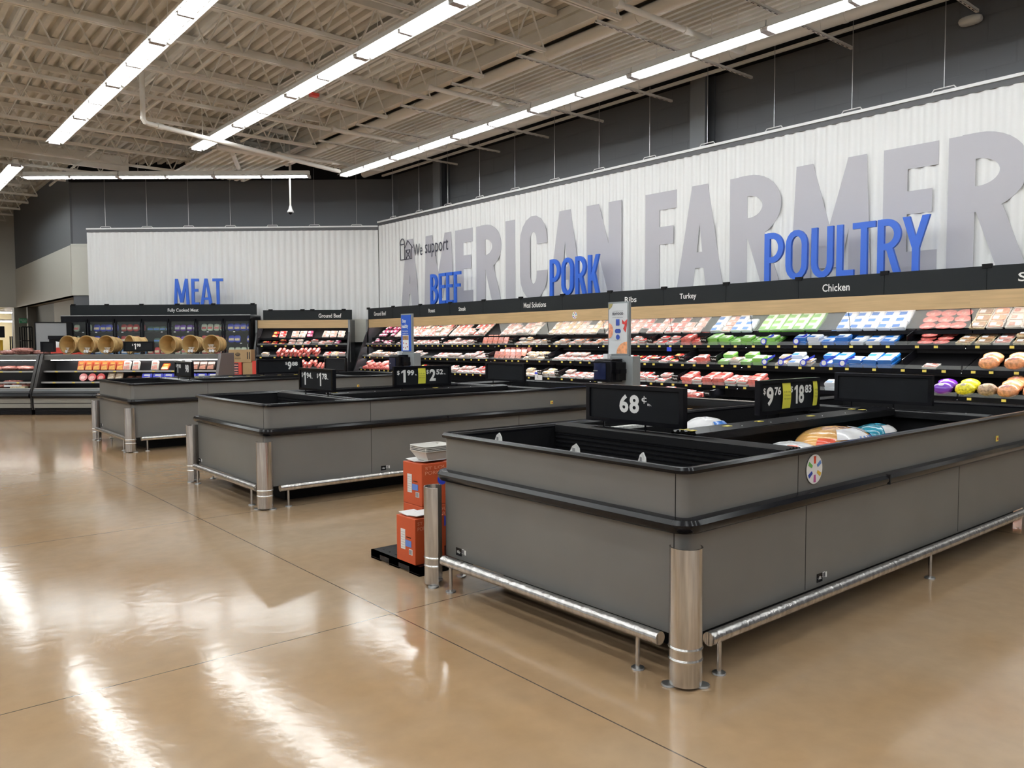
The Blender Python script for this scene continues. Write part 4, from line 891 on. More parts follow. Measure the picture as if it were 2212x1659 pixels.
for (x, y, _), n in zip(BX, (1, 2, 2, 0, 2, 4)):
    side = _[:_.index(' tipped')] if ' tipped' in _ else _[:_.index(' wooden')]
    for j in range(n):
        q = thing('snack_bag', f'small clear bag of brown snack in the {side} basket', 'snack bag', WD @ T(x-.02+.07*(j % 2)-.03*(j//2), y+.02-.03*(j % 2), 1.262+.055+.055*(j//2)), f'snack bags in the {side} basket')
        mb = MB(); mb.blob((0, 0, 0), .065, .05, .035, BBAG, 10, 7, jit=.15, seed=j+3); mb.build('filling', q)
        mb = MB(); mb.lathe([(.012, 0), (.02, .03), (.045, .07)], CLR, 9, (0, 0, .025)); mb.build('twist_top', q)
        if j < 2:
            mb = MB(); mb.obox((0, -.055, .01), .026, .001, .028, Matrix.Rotation(.3, 3, 'Y'), WHITE); mb.build('price_label', q)
# ================================================================== PRICE SIGNS
def price_sign(M, W_, H_, digits, label, name='price_sign', cards=(), stems=(.18, .62), stem=.055):
    """face toward local -y, left bottom corner of the frame at the origin"""
    q = thing(name, label, 'price sign', M)
    mb = MB(); f = .024
    mb.box(0, W_, -.02, .02, H_-f, H_, BLACK); mb.box(0, W_, -.02, .02, 0, f, BLACK); mb.box(0, f*1.3, -.02, .02, f, H_-f, BLACK); mb.box(W_-f*1.3, W_, -.02, .02, f, H_-f, BLACK)
    mb.build('sign_frame', q)
    mb = MB(); mb.box(f, W_-f, -.008, .008, f, H_-f, DISP); mb.build('sign_face', q)
    for b_, x0, x1, z0, z1 in digits:
        if b_ == '1':
            u0, u1, v0, v1 = x0*W_, x1*W_, z0*H_, z1*H_; h1 = v1-v0; sw = (u1-u0)*.52
            mb = MB(); mb.prism([(u1-sw, v0), (u1, v0), (u1, v1), (u1-sw*.75, v1), (u0, v1-h1*.14), (u0, v1-h1*.27), (u1-sw, v1-h1*.20)], -.0105, -.0095, TEXTW, 'y'); mb.build('price_digits', q); continue
        mb = MB(); put_text(mb, b_, x0*W_, x1*W_, z0*H_, z1*H_, -.0095, TEXTW, .035 if b_.isdigit() else .015); mb.build('price_digits', q)
    for x0, x1 in cards:
        mb = MB(); k = 6
        for i in range(k):
            za, zb = .13*H_+.76*H_*i/k, .13*H_+.76*H_*(i+1)/k
            ya, yb = -.012-.008*math.sin(math.pi*i/k), -.012-.008*math.sin(math.pi*(i+1)/k)
            mb.add([(x0*W_, ya, za), (x1*W_, ya, za), (x1*W_, yb, zb), (x0*W_, yb, zb)], [(0, 1, 2, 3)], YELC)
        o = mb.build('yellow_card', q)
        mb = MB()
        for j, wd in enumerate(('10 lb', 'Chicken', 'Breast')): put_text(mb, wd, x0*W_+.012, x1*W_-.012, (.60-.10*j)*H_, (.65-.10*j)*H_, -.0235, mat('card_ink', (.25, .24, .05), .6))
        mb.build('card_lettering', o)
    for s in stems:
        mb = MB(); mb.tube([(s*W_, 0, 0), (s*W_, 0, -stem)], .006, BLACK, 6); mb.lathe([(0, .004), (.02, .003), (.02, 0)], BLACK, 10, (s*W_, 0, -stem)); mb.build('stem', q)
    return q
def dollars(d, c, x, w, big=(.25, .82), unit='lb.'):
    s = [('$', x, x+.06*w, .58, .80), (d, x+(.11 if d == '1' else .08)*w, x+(.08+(.10 if d == '1' else .13)*len(d))*w, big[0], big[1]), (c, x+(.10+.13*len(d))*w, x+(.33+.13*len(d))*w, .56, .80)]
    if unit: s.append((unit, x+(.36+.13*len(d))*w, x+(.42+.13*len(d))*w, .58, .65))
    return s
# ================================================================== FREEZER ISLANDS
def rrect(x0, x1, y0, y1, r, n=5):
    p = []
    for cx, cy, a in ((x1-r, y0+r, -90), (x1-r, y1-r, 0), (x0+r, y1-r, 90), (x0+r, y0+r, 180)):
        for i in range(n+1):
            t = math.radians(a+90*i/n); p.append((cx+r*math.cos(t), cy+r*math.sin(t), math.cos(t), math.sin(t)))
    return p
def sweep(mb, x0, x1, y0, y1, r, prof, m, closed=True):
    P = rrect(x0, x1, y0, y1, r); n = len(P); k = len(prof); vs = []
    for o, z in prof: vs += [(p[0]+p[2]*o, p[1]+p[3]*o, z) for p in P]
    fs = []
    for j in range(k if closed else k-1):
        a, b = j*n, ((j+1) % k)*n
        for i in range(n): fs.append((a+i, a+(i+1) % n, b+(i+1) % n, b+i))
    return mb.add(vs, fs, m)
def guard(q, x, y, ang):
    o = MB(); r = .072; e = 1.95
    o.lathe([(r-.006, .012), (r, .012), (r, .612), (r-.006, .612)], STEEL, 22, (0, 0, 0), ang-e, ang+e)
    g = o.build('corner_guard', q); g.location = (x, y, 0)
    for z in (.175, .125):
        o = MB(); o.lathe([(r, z-.008), (r+.004, z), (r, z+.008)], STEEL, 22, (0, 0, 0), ang-e, ang+e); o.build('guard_band', g)
    for s in (-1.5, 1.5):
        o = MB(); o.lathe([(0, .010), (.032, .008), (.034, 0)], ALU, 14, (r*math.cos(ang+s), r*math.sin(ang+s), .001)); o.build('floor_flange', g)
def ribbed(mb, p, q_, wd, z, n=5):
    """black ribbed rail from p to q (2D), width wd"""
    p = Vector((*p, 0)); q_ = Vector((*q_, 0)); d = (q_-p).normalized(); s = Vector((-d.y, d.x, 0)); L_ = (q_-p).length
    M = Matrix((d, s, Vector((0, 0, 1)))).transposed()
    mb.obox((p+q_)/2+Vector((0, 0, z-.028)), L_/2, wd/2, .022, M, MATTE)
    for i in range(n):
        o = (i+.5)/n*wd-wd/2; zz = z-.008+.008*math.cos(o/wd*math.pi)
        mb.tube([p+s*o+Vector((0, 0, zz)), q_+s*o+Vector((0, 0, zz))], wd/n*.36, RIB, 6)
def freezer(ox, oy, L_, W_, label, seams, sticker=None, plates=(), tags=(), joints=()):
    q = thing('freezer_island', label, 'freezer', T(ox, oy, 0), 'grey freezer islands')
    mb = MB(); mb.box(.28, L_-.10, .25, W_-.25, 0, .2, MATTE); mb.build('kick_base', q)
    mb = MB(); sweep(mb, 0, L_, 0, W_, .05, [(0, .19), (0, .665), (-.04, .665), (-.04, .19)], GREY)
    for s in seams: mb.box(s-.002, s+.002, -.0012, .01, .2, .66, MATTE)
    mb.box(-.0012, .01, .058, .062, .2, .66, MATTE); mb.build('lower_panels', q)
    mb = MB(); sweep(mb, 0, L_, 0, W_, .05, [(-.008, .70), (-.008, .922), (-.045, .922), (-.045, .70)], GREY)
    for s in joints: mb.box(s-.002, s+.002, -.0+.0068, .02, .72, .918, MATTE)
    mb.box(.0068, .02, .058, .062, .72, .918, MATTE); mb.build('upper_panels', q)
    mb = MB(); sweep(mb, 0, L_, 0, W_, .05, [(.0, .652), (.03, .655), (.046, .675), (.048, .695), (.035, .715), (.0, .722), (-.03, .715), (-.03, .66)], BLACK)
    for s in joints: mb.box(s+.9, s+.91, -.0495, -.02, .66, .718, MATTE)
    mb.build('bumper', q)
    mb = MB(); sweep(mb, 0, L_, 0, W_, .05, [(.004, .914), (.018, .918), (.020, .932), (.010, .944), (-.004, .946), (-.012, .938), (-.022, .940), (-.040, .938), (-.052, .925), (-.052, .914)], BLACK)
    mb.build('rim', q)
    mb = MB(); sweep(mb, .05, L_-.05, .05, W_-.05, .02, [(0, .92), (0, .42)], MATTE, False); mb.box(.05, L_-.05, .05, W_-.05, .40, .44, MATTE)
    for k in range(9): mb.box(1.02 if False else .985, .99, .08, W_-.08, .60+.035*k, .602+.035*k, RIB)
    mb.build('inner_bin', q)
    mb = MB(); mb.box(1.05, L_-1.28, .06, W_-.06, .655, .674, MATTE); mb.build('bin_shelf', q)
    mb = MB(); ribbed(mb, (.97, .06), (.97, W_-.06), .155, .935); mb.box(.90, .905, .06, W_-.06, .46, .91, MATTE)
    for k in range(10): mb.box(.893, .90, .06, W_-.06, .62+.028*k, .628+.028*k, RIB)
    mb.build('cross_divider', q)
    mb = MB(); ribbed(mb, (L_-1.22, .06), (L_-1.22, W_-.06), .13, .935); mb.box(L_-1.22, L_-1.215, .06, W_-.06, .46, .91, MATTE); mb.build('cross_divider', q)
    mb = MB(); ribbed(mb, (1.05, .83), (L_-1.28, .83), .20, .95, 5); mb.box(1.05, L_-1.28, .825, .835, .46, .93, MATTE); cd = mb.build('centre_divider', q)
    for t_ in tags:
        mb = MB(); mb.obox((t_[0], t_[1], .962), .028, .018, .0015, Matrix.Rotation(t_[2], 3, 'X'), YEL); mb.build('price_tag', cd)
    mb = MB()
    for i in range(7): mb.blob((1.25+.33*i, .78, .956), .004, .004, .003, WHITE, 6, 4)
    mb.build('rivets', cd)
    # bumper rails with stub legs
    for nm_, a, b, legs in (('x', (.10, -.055), (L_-.10, -.055), (.18, 2.39, L_-.2)), ('y', (-.055, .09), (-.055, W_-.09), (.22, W_-.16)), ('x', (.10, W_+.055), (L_-.10, W_+.055), (.18, 2.39, L_-.2)), ('y', (L_+.055, .09), (L_+.055, W_-.09), (.22, W_-.16))):
        mb = MB(); mb.tube([(*a, .178), (*b, .178)], .031, STEEL, 16); ro = mb.build('bumper_rail', q)
        for l in legs:
            x, y = (l, a[1]) if nm_ == 'x' else (a[0], l)
            mb = MB(); mb.tube([(x, y, 0.008), (x, y, .152)], .0105, STEEL, 10); mb.lathe([(0, .012), (.012, .012), (.030, .008), (.032, .001)], ALU, 16, (x, y, 0)); mb.build('rail_leg', ro)
            mb = MB(); mb.tube([(x-.05 if nm_ == 'x' else x, y if nm_ == 'x' else y-.05, .178), (x-.047 if nm_ == 'x' else x, y if nm_ == 'x' else y-.047, .178)], .0318, STEEL, 16); mb.build('rail_joint', ro)
    for x, y, a in ((-.03, -.03, -2.356), (L_+.03, -.03, -.785), (-.03, W_+.03, 2.356), (L_+.03, W_+.03, .785)): guard(q, x, y, a)
    for face, p in plates:
        M = T(p, -.004, .215) if face == 'x' else T(-.004, p, .215) @ RZ(-math.pi/2)
        mb = MB(); mb.box(-.055, 0, 0, .003, 0, .045, BLACK); put_text(mb, '· A3c ·', -.05, -.005, .014, .032, -.001, TEXTW, .01)
        mb.box(.004, .026, 0, .003, .018, .045, WHITE); mb.box(.032, .045, 0, .003, .014, .042, WHITE)
        for k in range(5): mb.box(.006+.004*k, .008+.004*k, -.0008, 0, .02, .043, TEXTD)
        o = mb.build('asset_plate', q); o.matrix_local = M
    if sticker: burst(q, T(sticker, .004, .825), .078)
    for x, z in ((L_*.745, .775),):
        mb = MB(); mb.box(x-.02, x+.02, .003, .007, z-.02, z+.02, YEL); mb.box(x-.006, x+.014, .002, .003, z-.012, z+.006, mat('tag_red_print', (.5, .08, .03), .5)); mb.build('yellow_sticker', q)
    return q
TG = [(1.08, .79, 0), (1.10, .86, 0), (1.45, .80, 0), (1.85, .83, 0), (2.45, .80, 0), (3.2, .80, 0), (3.2, .88, 0)]
F1 = (2.78, 2.15); F2 = (2.87, 6.90); F3 = (2.98, 11.75); FL, FWD = 4.72, 1.85
freezer(*F1, FL+.16, FWD, 'nearest grey freezer island with a 68 cent sign and round sticker', [1.0, 2.95], sticker=1.08, plates=(('x', 1.17), ('y', 1.65)), tags=TG, joints=[.93])
freezer(*F2, FL, FWD, 'middle grey freezer island with 1.94 and 1.99 signs', [1.08, 3.0], plates=(('x', 1.24), ('y', 1.75)), tags=[(1.1, .80, 0), (2.4, .80, 0)], joints=[1.08])
freezer(*F3, FL, FWD, 'farthest grey freezer island with a 9.88 sign', [1.08, 3.0], plates=(('y', 1.7),), tags=[(1.15+.27*i, .78+.08*((i*2) % 3)/2, 0) for i in range(9)], joints=[1.05])
def fsign(f, kind, at, digits, label, **k):
    """kind 'c' stands on a cross divider (faces -x), 'l' on the centre divider (faces -y)"""
    if kind == 'c': M = T(f[0]+at[0], f[1]+at[1], .985) @ RZ(-math.pi/2)
    else: M = T(f[0]+at[0], f[1]+at[1], .985)
    return price_sign(M, .79, .238, digits, label, **k)
fsign(F1, 'c', (.95, 1.53), [('6', .36, .455, .28, .76), ('8', .465, .565, .28, .76), ('c', .59, .64, .59, .71), ('|', .612, .619, .55, .75), ('lb.', .65, .69, .50, .56)], 'black price sign reading 68 cents on the nearest freezer island')
fsign(F1, 'l', (1.98, .93), [('$', .075, .11, .57, .78), ('9', .125, .235, .24, .80), ('76', .25, .355, .54, .79), ('$', .515, .548, .57, .78), ('1', .575, .63, .24, .80), ('8', .65, .74, .24, .80), ('83', .755, .87, .54, .79)], 'black sign reading 9.76 and 18.83, with yellow cards, nearest freezer', cards=((.365, .50), (.885, .965)), stems=(.15, .85))
fsign(F1, 'c', (3.64, 1.25), [], 'blank black sign on the nearest freezer island, right of the 9.76 sign')
fsign(F2, 'c', (.93, 1.26), [('$', .07, .11, .57, .79), ('1', .13, .195, .24, .82), ('94', .22, .36, .54, .80), ('lb.', .37, .405, .54, .60), ('$', .53, .57, .57, .79), ('1', .59, .655, .24, .82), ('78', .68, .82, .54, .80), ('lb.', .83, .865, .54, .60)], 'black price sign reading 1.94 and 1.78 on the middle freezer island', stems=(.16, .82))
fsign(F2, 'l', (1.86, .85), [('$', .055, .10, .57, .79), ('1', .125, .20, .22, .82), ('99', .225, .345, .54, .80), ('lb.', .365, .395, .54, .60), ('$', .56, .60, .57, .79), ('2', .615, .725, .24, .82), ('52', .735, .86, .54, .80), ('lb.', .875, .91, .54, .60)], 'black sign reading 1.99 and 2.52 with yellow card, middle freezer', cards=((.41, .54),), stems=(.15, .85))
fsign(F2, 'c', (3.7, 1.49), [], 'blank black sign on the middle freezer island, right of the 2.52 sign')
fsign(F3, 'c', (.92, 1.05), [('$', .07, .11, .57, .79), ('1', .13, .20, .24, .82), ('98', .22, .36, .54, .80), ('98', .62, .82, .3, .8)], 'black price sign on the farthest freezer seen edge-on, reading 98', stems=(.16, .82))
fsign(F3, 'l', (2.13, .85), [('$', .62, .66, .58, .80), ('9', .67, .76, .25, .82), ('88', .77, .90, .52, .80)], 'black price sign reading 9.88 on the farthest freezer island', stems=(.15, .85))
fsign(F3, 'c', (3.7, 1.54), [], 'blank black sign on the farthest freezer island')
q = price_sign(WD @ T(1.42, .45, 1.32), .66, .215, [('$', .28, .32, .55, .76), ('1', .35, .41, .22, .80), ('98', .44, .57, .48, .78)], 'black price sign reading 1.98 between the baskets on the deli case', stem=.058)
price_sign(WD @ T(-.36, .40, 1.32), .32, .22, [], 'blank black sign left of the first basket on the deli case', stem=.058)
# bags inside the nearest freezer
def lump(name, label, cx, cy, cz, rx, ry, rz, m, patches, cat='food bag', seed=1, rz_=0):
    q = thing(name, label, cat, T(cx, cy, cz) @ RZ(rz_))
    mb = MB(); mb.blob((0, 0, 0), rx, ry, rz, m, 28, 14, pw=.85, jit=.035, seed=seed); o = mb.build('bag', q, bevel=0)
    sm = o.modifiers.new('s', 'SUBSURF'); sm.levels = 1; sm.render_levels = 1
    for (a0, a1, t0, t1, pm) in patches:
        mb = MB(); vs = []; nu, nv = 8, 6; g = lambda v: math.copysign(abs(v)**.85, v)
        for j in range(nv+1):
            for i in range(nu+1):
                a = a0+(a1-a0)*i/nu; t = t0+(t1-t0)*j/nv
                vs.append((rx*1.02*g(math.cos(a))*g(math.cos(t)), ry*1.02*g(math.sin(a))*g(math.cos(t)), rz*1.025*g(math.sin(t))))
        mb.add(vs, [(j*(nu+1)+i, j*(nu+1)+i+1, (j+1)*(nu+1)+i+1, (j+1)*(nu+1)+i) for j in range(nv) for i in range(nu)], pm); mb.build('printed_patch', q)
    return q
GLD = mat('golden_brown_bag_print', (.62, .33, .10), .22, coat=.6, noise=(9, .25, ONE)); BGW = mat('white_bag_film', (.80, .80, .82), .2, coat=.6, noise=(8, .06, ONE)); BGB = mat('blue_bag_print', (.04, .20, .66), .2, coat=.6)
BGR = mat('red_bag_print', (.70, .10, .05), .2, coat=.6); BGT = mat('teal_bag_film', (.01, .25, .38), .2, coat=.6, noise=(10, .3, ONE))
lump('frozen_chicken_bag', 'large orange, white and blue frozen bag in the nearest freezer', 5.02, 2.66, .80, .33, .20, .125, GLD, [(-2.35, -1.25, .45, 1.15, BGW), (-1.6, -.45, -.1, .55, BGB), (-2.95, -2.4, -.1, .55, BGR), (-1.2, -.2, .75, 1.3, BGW)], seed=3)
lump('frozen_chicken_bag', 'small white and blue frozen bag left of the large orange bag', 4.52, 2.68, .775, .20, .14, .09, BGW, [(-1.4, -.5, .0, .7, BGB), (-2.7, -2.0, .3, 1.0, BGR)], seed=5)
lump('frozen_vegetable_bag', 'teal frozen bag right of the large orange bag', 5.72, 2.72, .79, .20, .13, .10, BGT, [(-2.0, -1.0, .4, 1.1, BGW)], seed=7)
lump('frozen_turkey_bag', 'round white bag with blue print behind the 68 cent sign', 4.55, 3.35, .84, .19, .15, .13, BGW, [(-1.9, -1.0, .3, .9, BGB)], seed=9)
lump('frozen_chicken_bag', 'red and white frozen bag low in the nearest freezer behind the large one', 4.55, 2.40, .73, .26, .10, .05, BGR, [(-2.0, -1.2, .4, 1.2, BGW)], seed=12)
for (x, y, r0, lb) in ((3.00, 3.68, .1, 'left white paper flap standing inside the front wall of the nearest freezer'), (2.99, 3.02, .5, 'middle white paper flap with a side tab inside the nearest freezer'), (3.00, 2.56, -.2, 'right white paper flap standing inside the nearest freezer')):
    q = thing('paper_flap', lb, 'paper flap', T(x-.03, y, .845) @ RZ(-math.pi/2+r0))
    mb = MB(); pts = [(-.022, 0), (.022, 0), (.030, .05), (.026, .085), (.008, .11), (-.014, .095), (-.030, .06)]
    mb.prism(pts, -.004, .004, mat('crumpled_white_paper', (.78, .78, .76), .6, noise=(40, .15, ONE), bump=(50, .5, ONE)), 'y'); mb.build('flap', q)
    mb = MB(); mb.box(-.012, .002, -.0055, -.004, .06, .085, mat('grey_print', (.25, .25, .25), .6)); mb.build('print_mark', q)
    if 'tab' in lb:
        mb = MB(); mb.box(.02, .105, -.003, .003, .028, .042, WHITE); mb.build('side_tab', q)
mb = MB(); mb.blob((0, 0, 0), .04, .03, .035, BGW, 10, 6, jit=.1); tag(mb.build('paper_scrap', M=T(6.55, 2.42, .90)), 'small pale scrap behind the rim at the right of the nearest freezer', 'paper scrap')
mb = MB(); mb.box(-.10, .5, -.03, .03, -.01, .01, mat('speckled_white_board', (.6, .6, .58), .6, noise=(60, .3, ONE))); tag(mb.build('white_board_strip', M=T(4.1, 3.72, .90)), 'speckled white strip lying at the back left of the nearest freezer', 'strip')
# ================================================================== KIOSK STANDS
def kiosk(x, y, kind, label):
    q = thing('sign_stand', label, 'sign stand', T(x, y, 0) @ RZ(-math.pi/2), 'grey sign stands with dispensers')
    # local: x right as seen from -x side, y away
    mb = MB(); mb.box(-.14, .26, .0, .14, 0, 1.32, KGREY); mb.box(-.20, .30, -.05, .2, 0, .03, KGREY); mb.build('column', q, bevel=.004)
    mb = MB(); mb.box(-.145, .185, .02, .06, 1.32, 1.96, KGREY); mb.build('poster_frame', q, bevel=.004)
    bg = mat('blue_poster', (.015, .09, .50), .4) if kind == 'b' else mat('pale_poster', (.66, .68, .70), .4)
    mb = MB(); mb.box(-.125, .165, .014, .02, 1.345, 1.94, bg); po = mb.build('poster', q)
    mb = MB()
    if kind == 'b':
        put_text(mb, 'Stay', -.085, .03, 1.80, 1.875, .010, TEXTW, .02); put_text(mb, 'healthy', -.10, .09, 1.71, 1.79, .010, TEXTW, .02)
        put_text(mb, 'Hand sanitizer', -.09, .09, 1.665, 1.69, .010, TEXTW); put_text(mb, 'available here', -.085, .095, 1.625, 1.65, .010, TEXTW)
        mb.build('poster_lettering', po)
        mb = MB(); mb.box(-.08, .10, .010, .012, 1.36, 1.61, WHITE); mb.box(-.075, .095, .008, .010, 1.53, 1.60, M_BRN)
        for u, v in ((-.05, 1.48), (.03, 1.47), (-.05, 1.41), (.01, 1.40), (.06, 1.42)): mb.blob((u, .009, v), .014, .002, .012, M_RED, 8, 5)
        mb.build('poster_notice', po)
    else:
        put_text(mb, 'SEAFOOD', -.07, .105, 1.805, 1.835, .010, TEXTD, .02); put_text(mb, 'sustainably sourced', -.06, .10, 1.845, 1.855, .010, TEXTD); put_text(mb, 'Look for these labels', -.065, .10, 1.77, 1.78, .010, TEXTD)
        put_text(mb, 'Best Aquaculture', -.025, .07, 1.505, 1.513, .010, TEXTD); mb.build('poster_lettering', po)
        mb = MB(); nb = mat('navy_print', (.03, .07, .36), .4)
        mb.box(-.01, .045, .010, .013, 1.68, 1.755, nb); mb.prism([(-.025, 1.605), (-.01, 1.59), (.05, 1.59), (.065, 1.605), (.065, 1.625), (.05, 1.64), (-.01, 1.64), (-.025, 1.625)], .010, .013, nb, 'y')
        mb.prism([(.02+.03*math.cos(t*.4), 1.545+.03*math.sin(t*.4)) for t in range(16)], .010, .013, nb, 'y'); mb.build('poster_emblems', po)
        mb = MB(); mb.prism([(-.125, 1.53)]+[(-.125+.07*math.cos(math.radians(t)), 1.62+.09*math.sin(math.radians(t))) for t in range(-90, 91, 15)], .010, .013, M_SAL, 'y')
        mb.prism([(.165, 1.35)]+[(.165-.165*math.cos(math.radians(t)), 1.35+.14*math.sin(math.radians(t))) for t in range(90, -1, -15)], .011, .013, M_HAM, 'y')
        mb.prism([(.085, 1.75), (.12, 1.72), (.165, 1.75), (.16, 1.68), (.14, 1.60), (.105, 1.64), (.13, 1.69), (.09, 1.70)], .010, .013, M_RED, 'y')
        mb.prism([(-.125, 1.94), (-.06, 1.94), (-.08, 1.90), (-.125, 1.87)], .010, .013, mat('olive_print', (.35, .30, .12), .5), 'y'); mb.build('poster_food_print', po)
    mb = MB(); mb.box(-.17, .11, -.20, .0, 1.02, 1.27, BLACK); mb.prism([(-.20, 1.27), (-.17, 1.29), (.0, 1.29), (.0, 1.27)], -.17, .11, BLACK, 'x'); d = mb.build('dispenser', q, bevel=.015)
    mb = MB(); mb.box(-.16, .03, -.205, -.20, 1.05, 1.24, mat('smoked_blue_window', (.01, .015, .05), .15, coat=.6)); mb.box(-.17, -.10, -.207, -.205, 1.145, 1.155, ALU); mb.build('dispenser_window', d)
    mb = MB(); mb.box(-.10, .16, -.12, .0, 1.04, 1.25, MATTE); mb.box(.11, .17, -.14, 0, 1.12, 1.17, BLACK); mb.build('dispenser_side', d)
    mb = MB(); mb.box(-.22, -.145, -.08, .05, 1.0, 1.26, WHITE); mb.box(-.16, -.09, -.05, .04, 1.27, 1.345, WHITE); mb.build('white_box', q)
kiosk(6.97, 6.42, 's', 'grey stand with pale SEAFOOD poster and black dispenser behind the 68 cent sign')
kiosk(7.05, 11.18, 'b', 'grey stand with blue Stay healthy poster and black dispenser')
# ================================================================== CARTONS AND PALLET BY THE NEAREST FREEZER
q = thing('black_pallet', 'black plastic pallet with orange cartons at the left of the nearest freezer', 'pallet', T(2.75, 4.22, 0))
mb = MB(); mb.box(0, 1.0, 0, .61, .042, .058, BLACK)
for x in (0, .42, .84):
    for y in (0, .25, .49): mb.box(x, x+.14, y, y+.12, 0, .042, BLACK)
for y in (0, .25, .49): mb.box(0, 1.0, y, y+.12, 0, .01, BLACK)
mb.box(0, 1.0, 0, .015, .012, .058, BLACK); mb.box(0, .015, 0, .61, .012, .058, BLACK)
mb.build('deck', q)
mb = MB()
for i in range(12):
    for j in range(7): mb.tube([(.06+.08*i, .06+.08*j, .0575), (.06+.08*i, .06+.08*j, .0585)], .008, MATTE, 6)
mb.build('deck_holes', q)
def carton(M, w_, d_, h, label, text=True, flaps=False):
    """front local -y face carries the labels"""
    q = thing('orange_carton', label, 'carton', M, 'orange cartons on the black pallet')
    mb = MB(); mb.box(-w_/2, w_/2, 0, d_, 0, h, ORANGE); mb.build('box', q, bevel=.004)
    mb = MB(); mb.box(-w_*.25, -w_*.02, -.003, 0, h*.28, h*.72, WHITE)
    for k in range(7): mb.box(-w_*.23, -w_*.04, -.004, -.003, h*(.32+.055*k), h*(.325+.055*k), mat('faint_print', (.3, .3, .3), .6))
    mb.box(w_*.18, w_*.36, -.003, 0, h*.20, h*.32, WHITE)
    for k in range(4): mb.box(w_*(.205+.035*k), w_*(.22+.035*k), -.004, -.003, h*.21, h*.31, TEXTD)
    mb.build('white_label', q)
    mb = MB(); mb.box(w_*.0, w_*.30, -.003, 0, h*.36, h*.50, mat('light_blue_label', (.13, .25, .68), .5)); mb.box(w_*.05, w_*.28, -.003, 0, h*.56, h*.575, BLACK); mb.build('blue_label', q)
    mb = MB(); R_ = T(w_/2, 0, 0) @ RZ(math.pi/2)
    t2 = MB(); put_text(t2, 'ST LOUIS', d_*.08, d_*.75, h*.86, h*.93, -.002, mat('pale_orange_print', (.80, .35, .22), .5)); put_text(t2, 'PORK RIBS', d_*.08, d_*.75, h*.74, h*.82, -.002, mat('pale_orange_print', (.80, .35, .22), .5))
    t2.prism([(d_*.5+.04*math.cos(t*.4), h*.60+.04*math.sin(t*.4)) for t in range(16)], -.003, 0, M_ROY, 'y'); o = t2.build('side_print', q); o.matrix_local = R_
    if flaps:
        mb = MB()
        for x, y, a in ((-w_*.2, d_*.3, .08), (w_*.22, d_*.35, -.10), (0, d_*.7, .05)): mb.obox((x, y, h+.012), w_*.24, d_*.26, .002, Matrix.Rotation(a, 3, 'Y'), WHITE)
        mb.build('white_flaps', q)
CZ = RZ(-math.pi/2)
carton(T(2.755, 4.385, .06) @ CZ, .225, .23, .30, 'front orange carton on the pallet with white paper on top', flaps=True)
carton(T(3.0, 4.68, .06) @ CZ, .24, .34, .30, 'rear orange carton resting on the pallet, under another')
carton(T(3.0, 4.68, .362) @ CZ, .24, .34, .295, 'upper orange carton of the rear stack with open white flaps', flaps=True)
for i in range(4):
    q = thing('white_foam_tub', ['lowest', 'second lowest', 'second highest', 'topmost'][i]+' of the nested white trays on the upper orange carton', 'tray', T(3.14, 4.64, .672+.011*i), 'nested white trays on the orange carton')
    mb = MB(); P_ = [(-.10, 0), (.10, 0)]
    mb.add([(-.075, -.065, 0), (.075, -.065, 0), (.075, .065, 0), (-.075, .065, 0), (-.12, -.10, .07), (.12, -.10, .07), (.12, .10, .07), (-.12, .10, .07)], [(0, 3, 2, 1), (0, 1, 5, 4), (1, 2, 6, 5), (2, 3, 7, 6), (3, 0, 4, 7)], FOAMW); mb.build('tray_wall', q)
    mb = MB(); sweep(mb, -.12, .12, -.10, .10, .03, [(0, .066), (.010, .069), (.010, .073), (0, .073)], FOAMW); mb.build('tray_rim', q)
# ================================================================== BOXES BEYOND THE FARTHEST FREEZER
BF = T(7.62, 19.9, 0) @ RZ(-.66)
for i, (x, lb) in enumerate(((-.42, 'left red carton with cut-out windows beyond the farthest freezer'), (-.10, 'middle red carton with cut-out windows beyond the farthest freezer'))):
    q = thing('red_carton', lb, 'carton', BF @ T(x, 0, 0)); mb = MB(); mb.box(-.155, .155, 0, .4, 0, 1.0, REDC); mb.build('box', q)
    mb = MB(); mb.box(-.08, .08, -.004, 0, .70, .98, TEXTD); wo = mb.build('window', q)
    mb = MB()
    for k in range(4): mb.box(-.075, .075, -.007, -.004, .72+.065*k, .75+.065*k, M_PALE)
    mb.build('meat_packs', wo)
q = thing('red_carton', 'right red and brown carton beside the tall box stack beyond the farthest freezer', 'carton', BF @ T(.28, .02, 0)); mb = MB(); mb.box(-.2, .04, 0, .4, 0, 1.0, CARD); mb.build('box', q); mb = MB(); mb.box(.04, .16, 0, .4, 0, 1.03, REDC); mb.build('red_end', q)
q = thing('cardboard_box', 'brown cardboard box with dark oval mark on top of the red cartons', 'box', BF @ T(.10, 0, 1.002))
mb = MB(); mb.box(-.36, .20, 0, .35, 0, .32, CARD); mb.build('box', q, bevel=.004)
INK = mat('brown_black_ink', (.04, .03, .025), .7)
mb = MB(); mb.prism([(-.13+.065*math.cos(t*.3), .20+.045*math.sin(t*.3)) for t in range(21)], -.002, 0, INK, 'y'); put_text(mb, 'GREAT', -.18, -.08, .205, .228, -.0035, CARD, .02); put_text(mb, 'VALUE', -.18, -.08, .178, .198, -.0035, CARD, .02)
put_text(mb, 'BONELESS RIBS', -.21, -.07, .13, .145, -.002, INK); mb.box(-.21, -.06, -.002, -.0005, .075, .12, mat('card_ink_light', (.24, .16, .085), .7))
for u in (.10, .15): mb.box(u, u+.025, -.002, 0, .08, .26, INK)
mb.build('printed_marks', q)
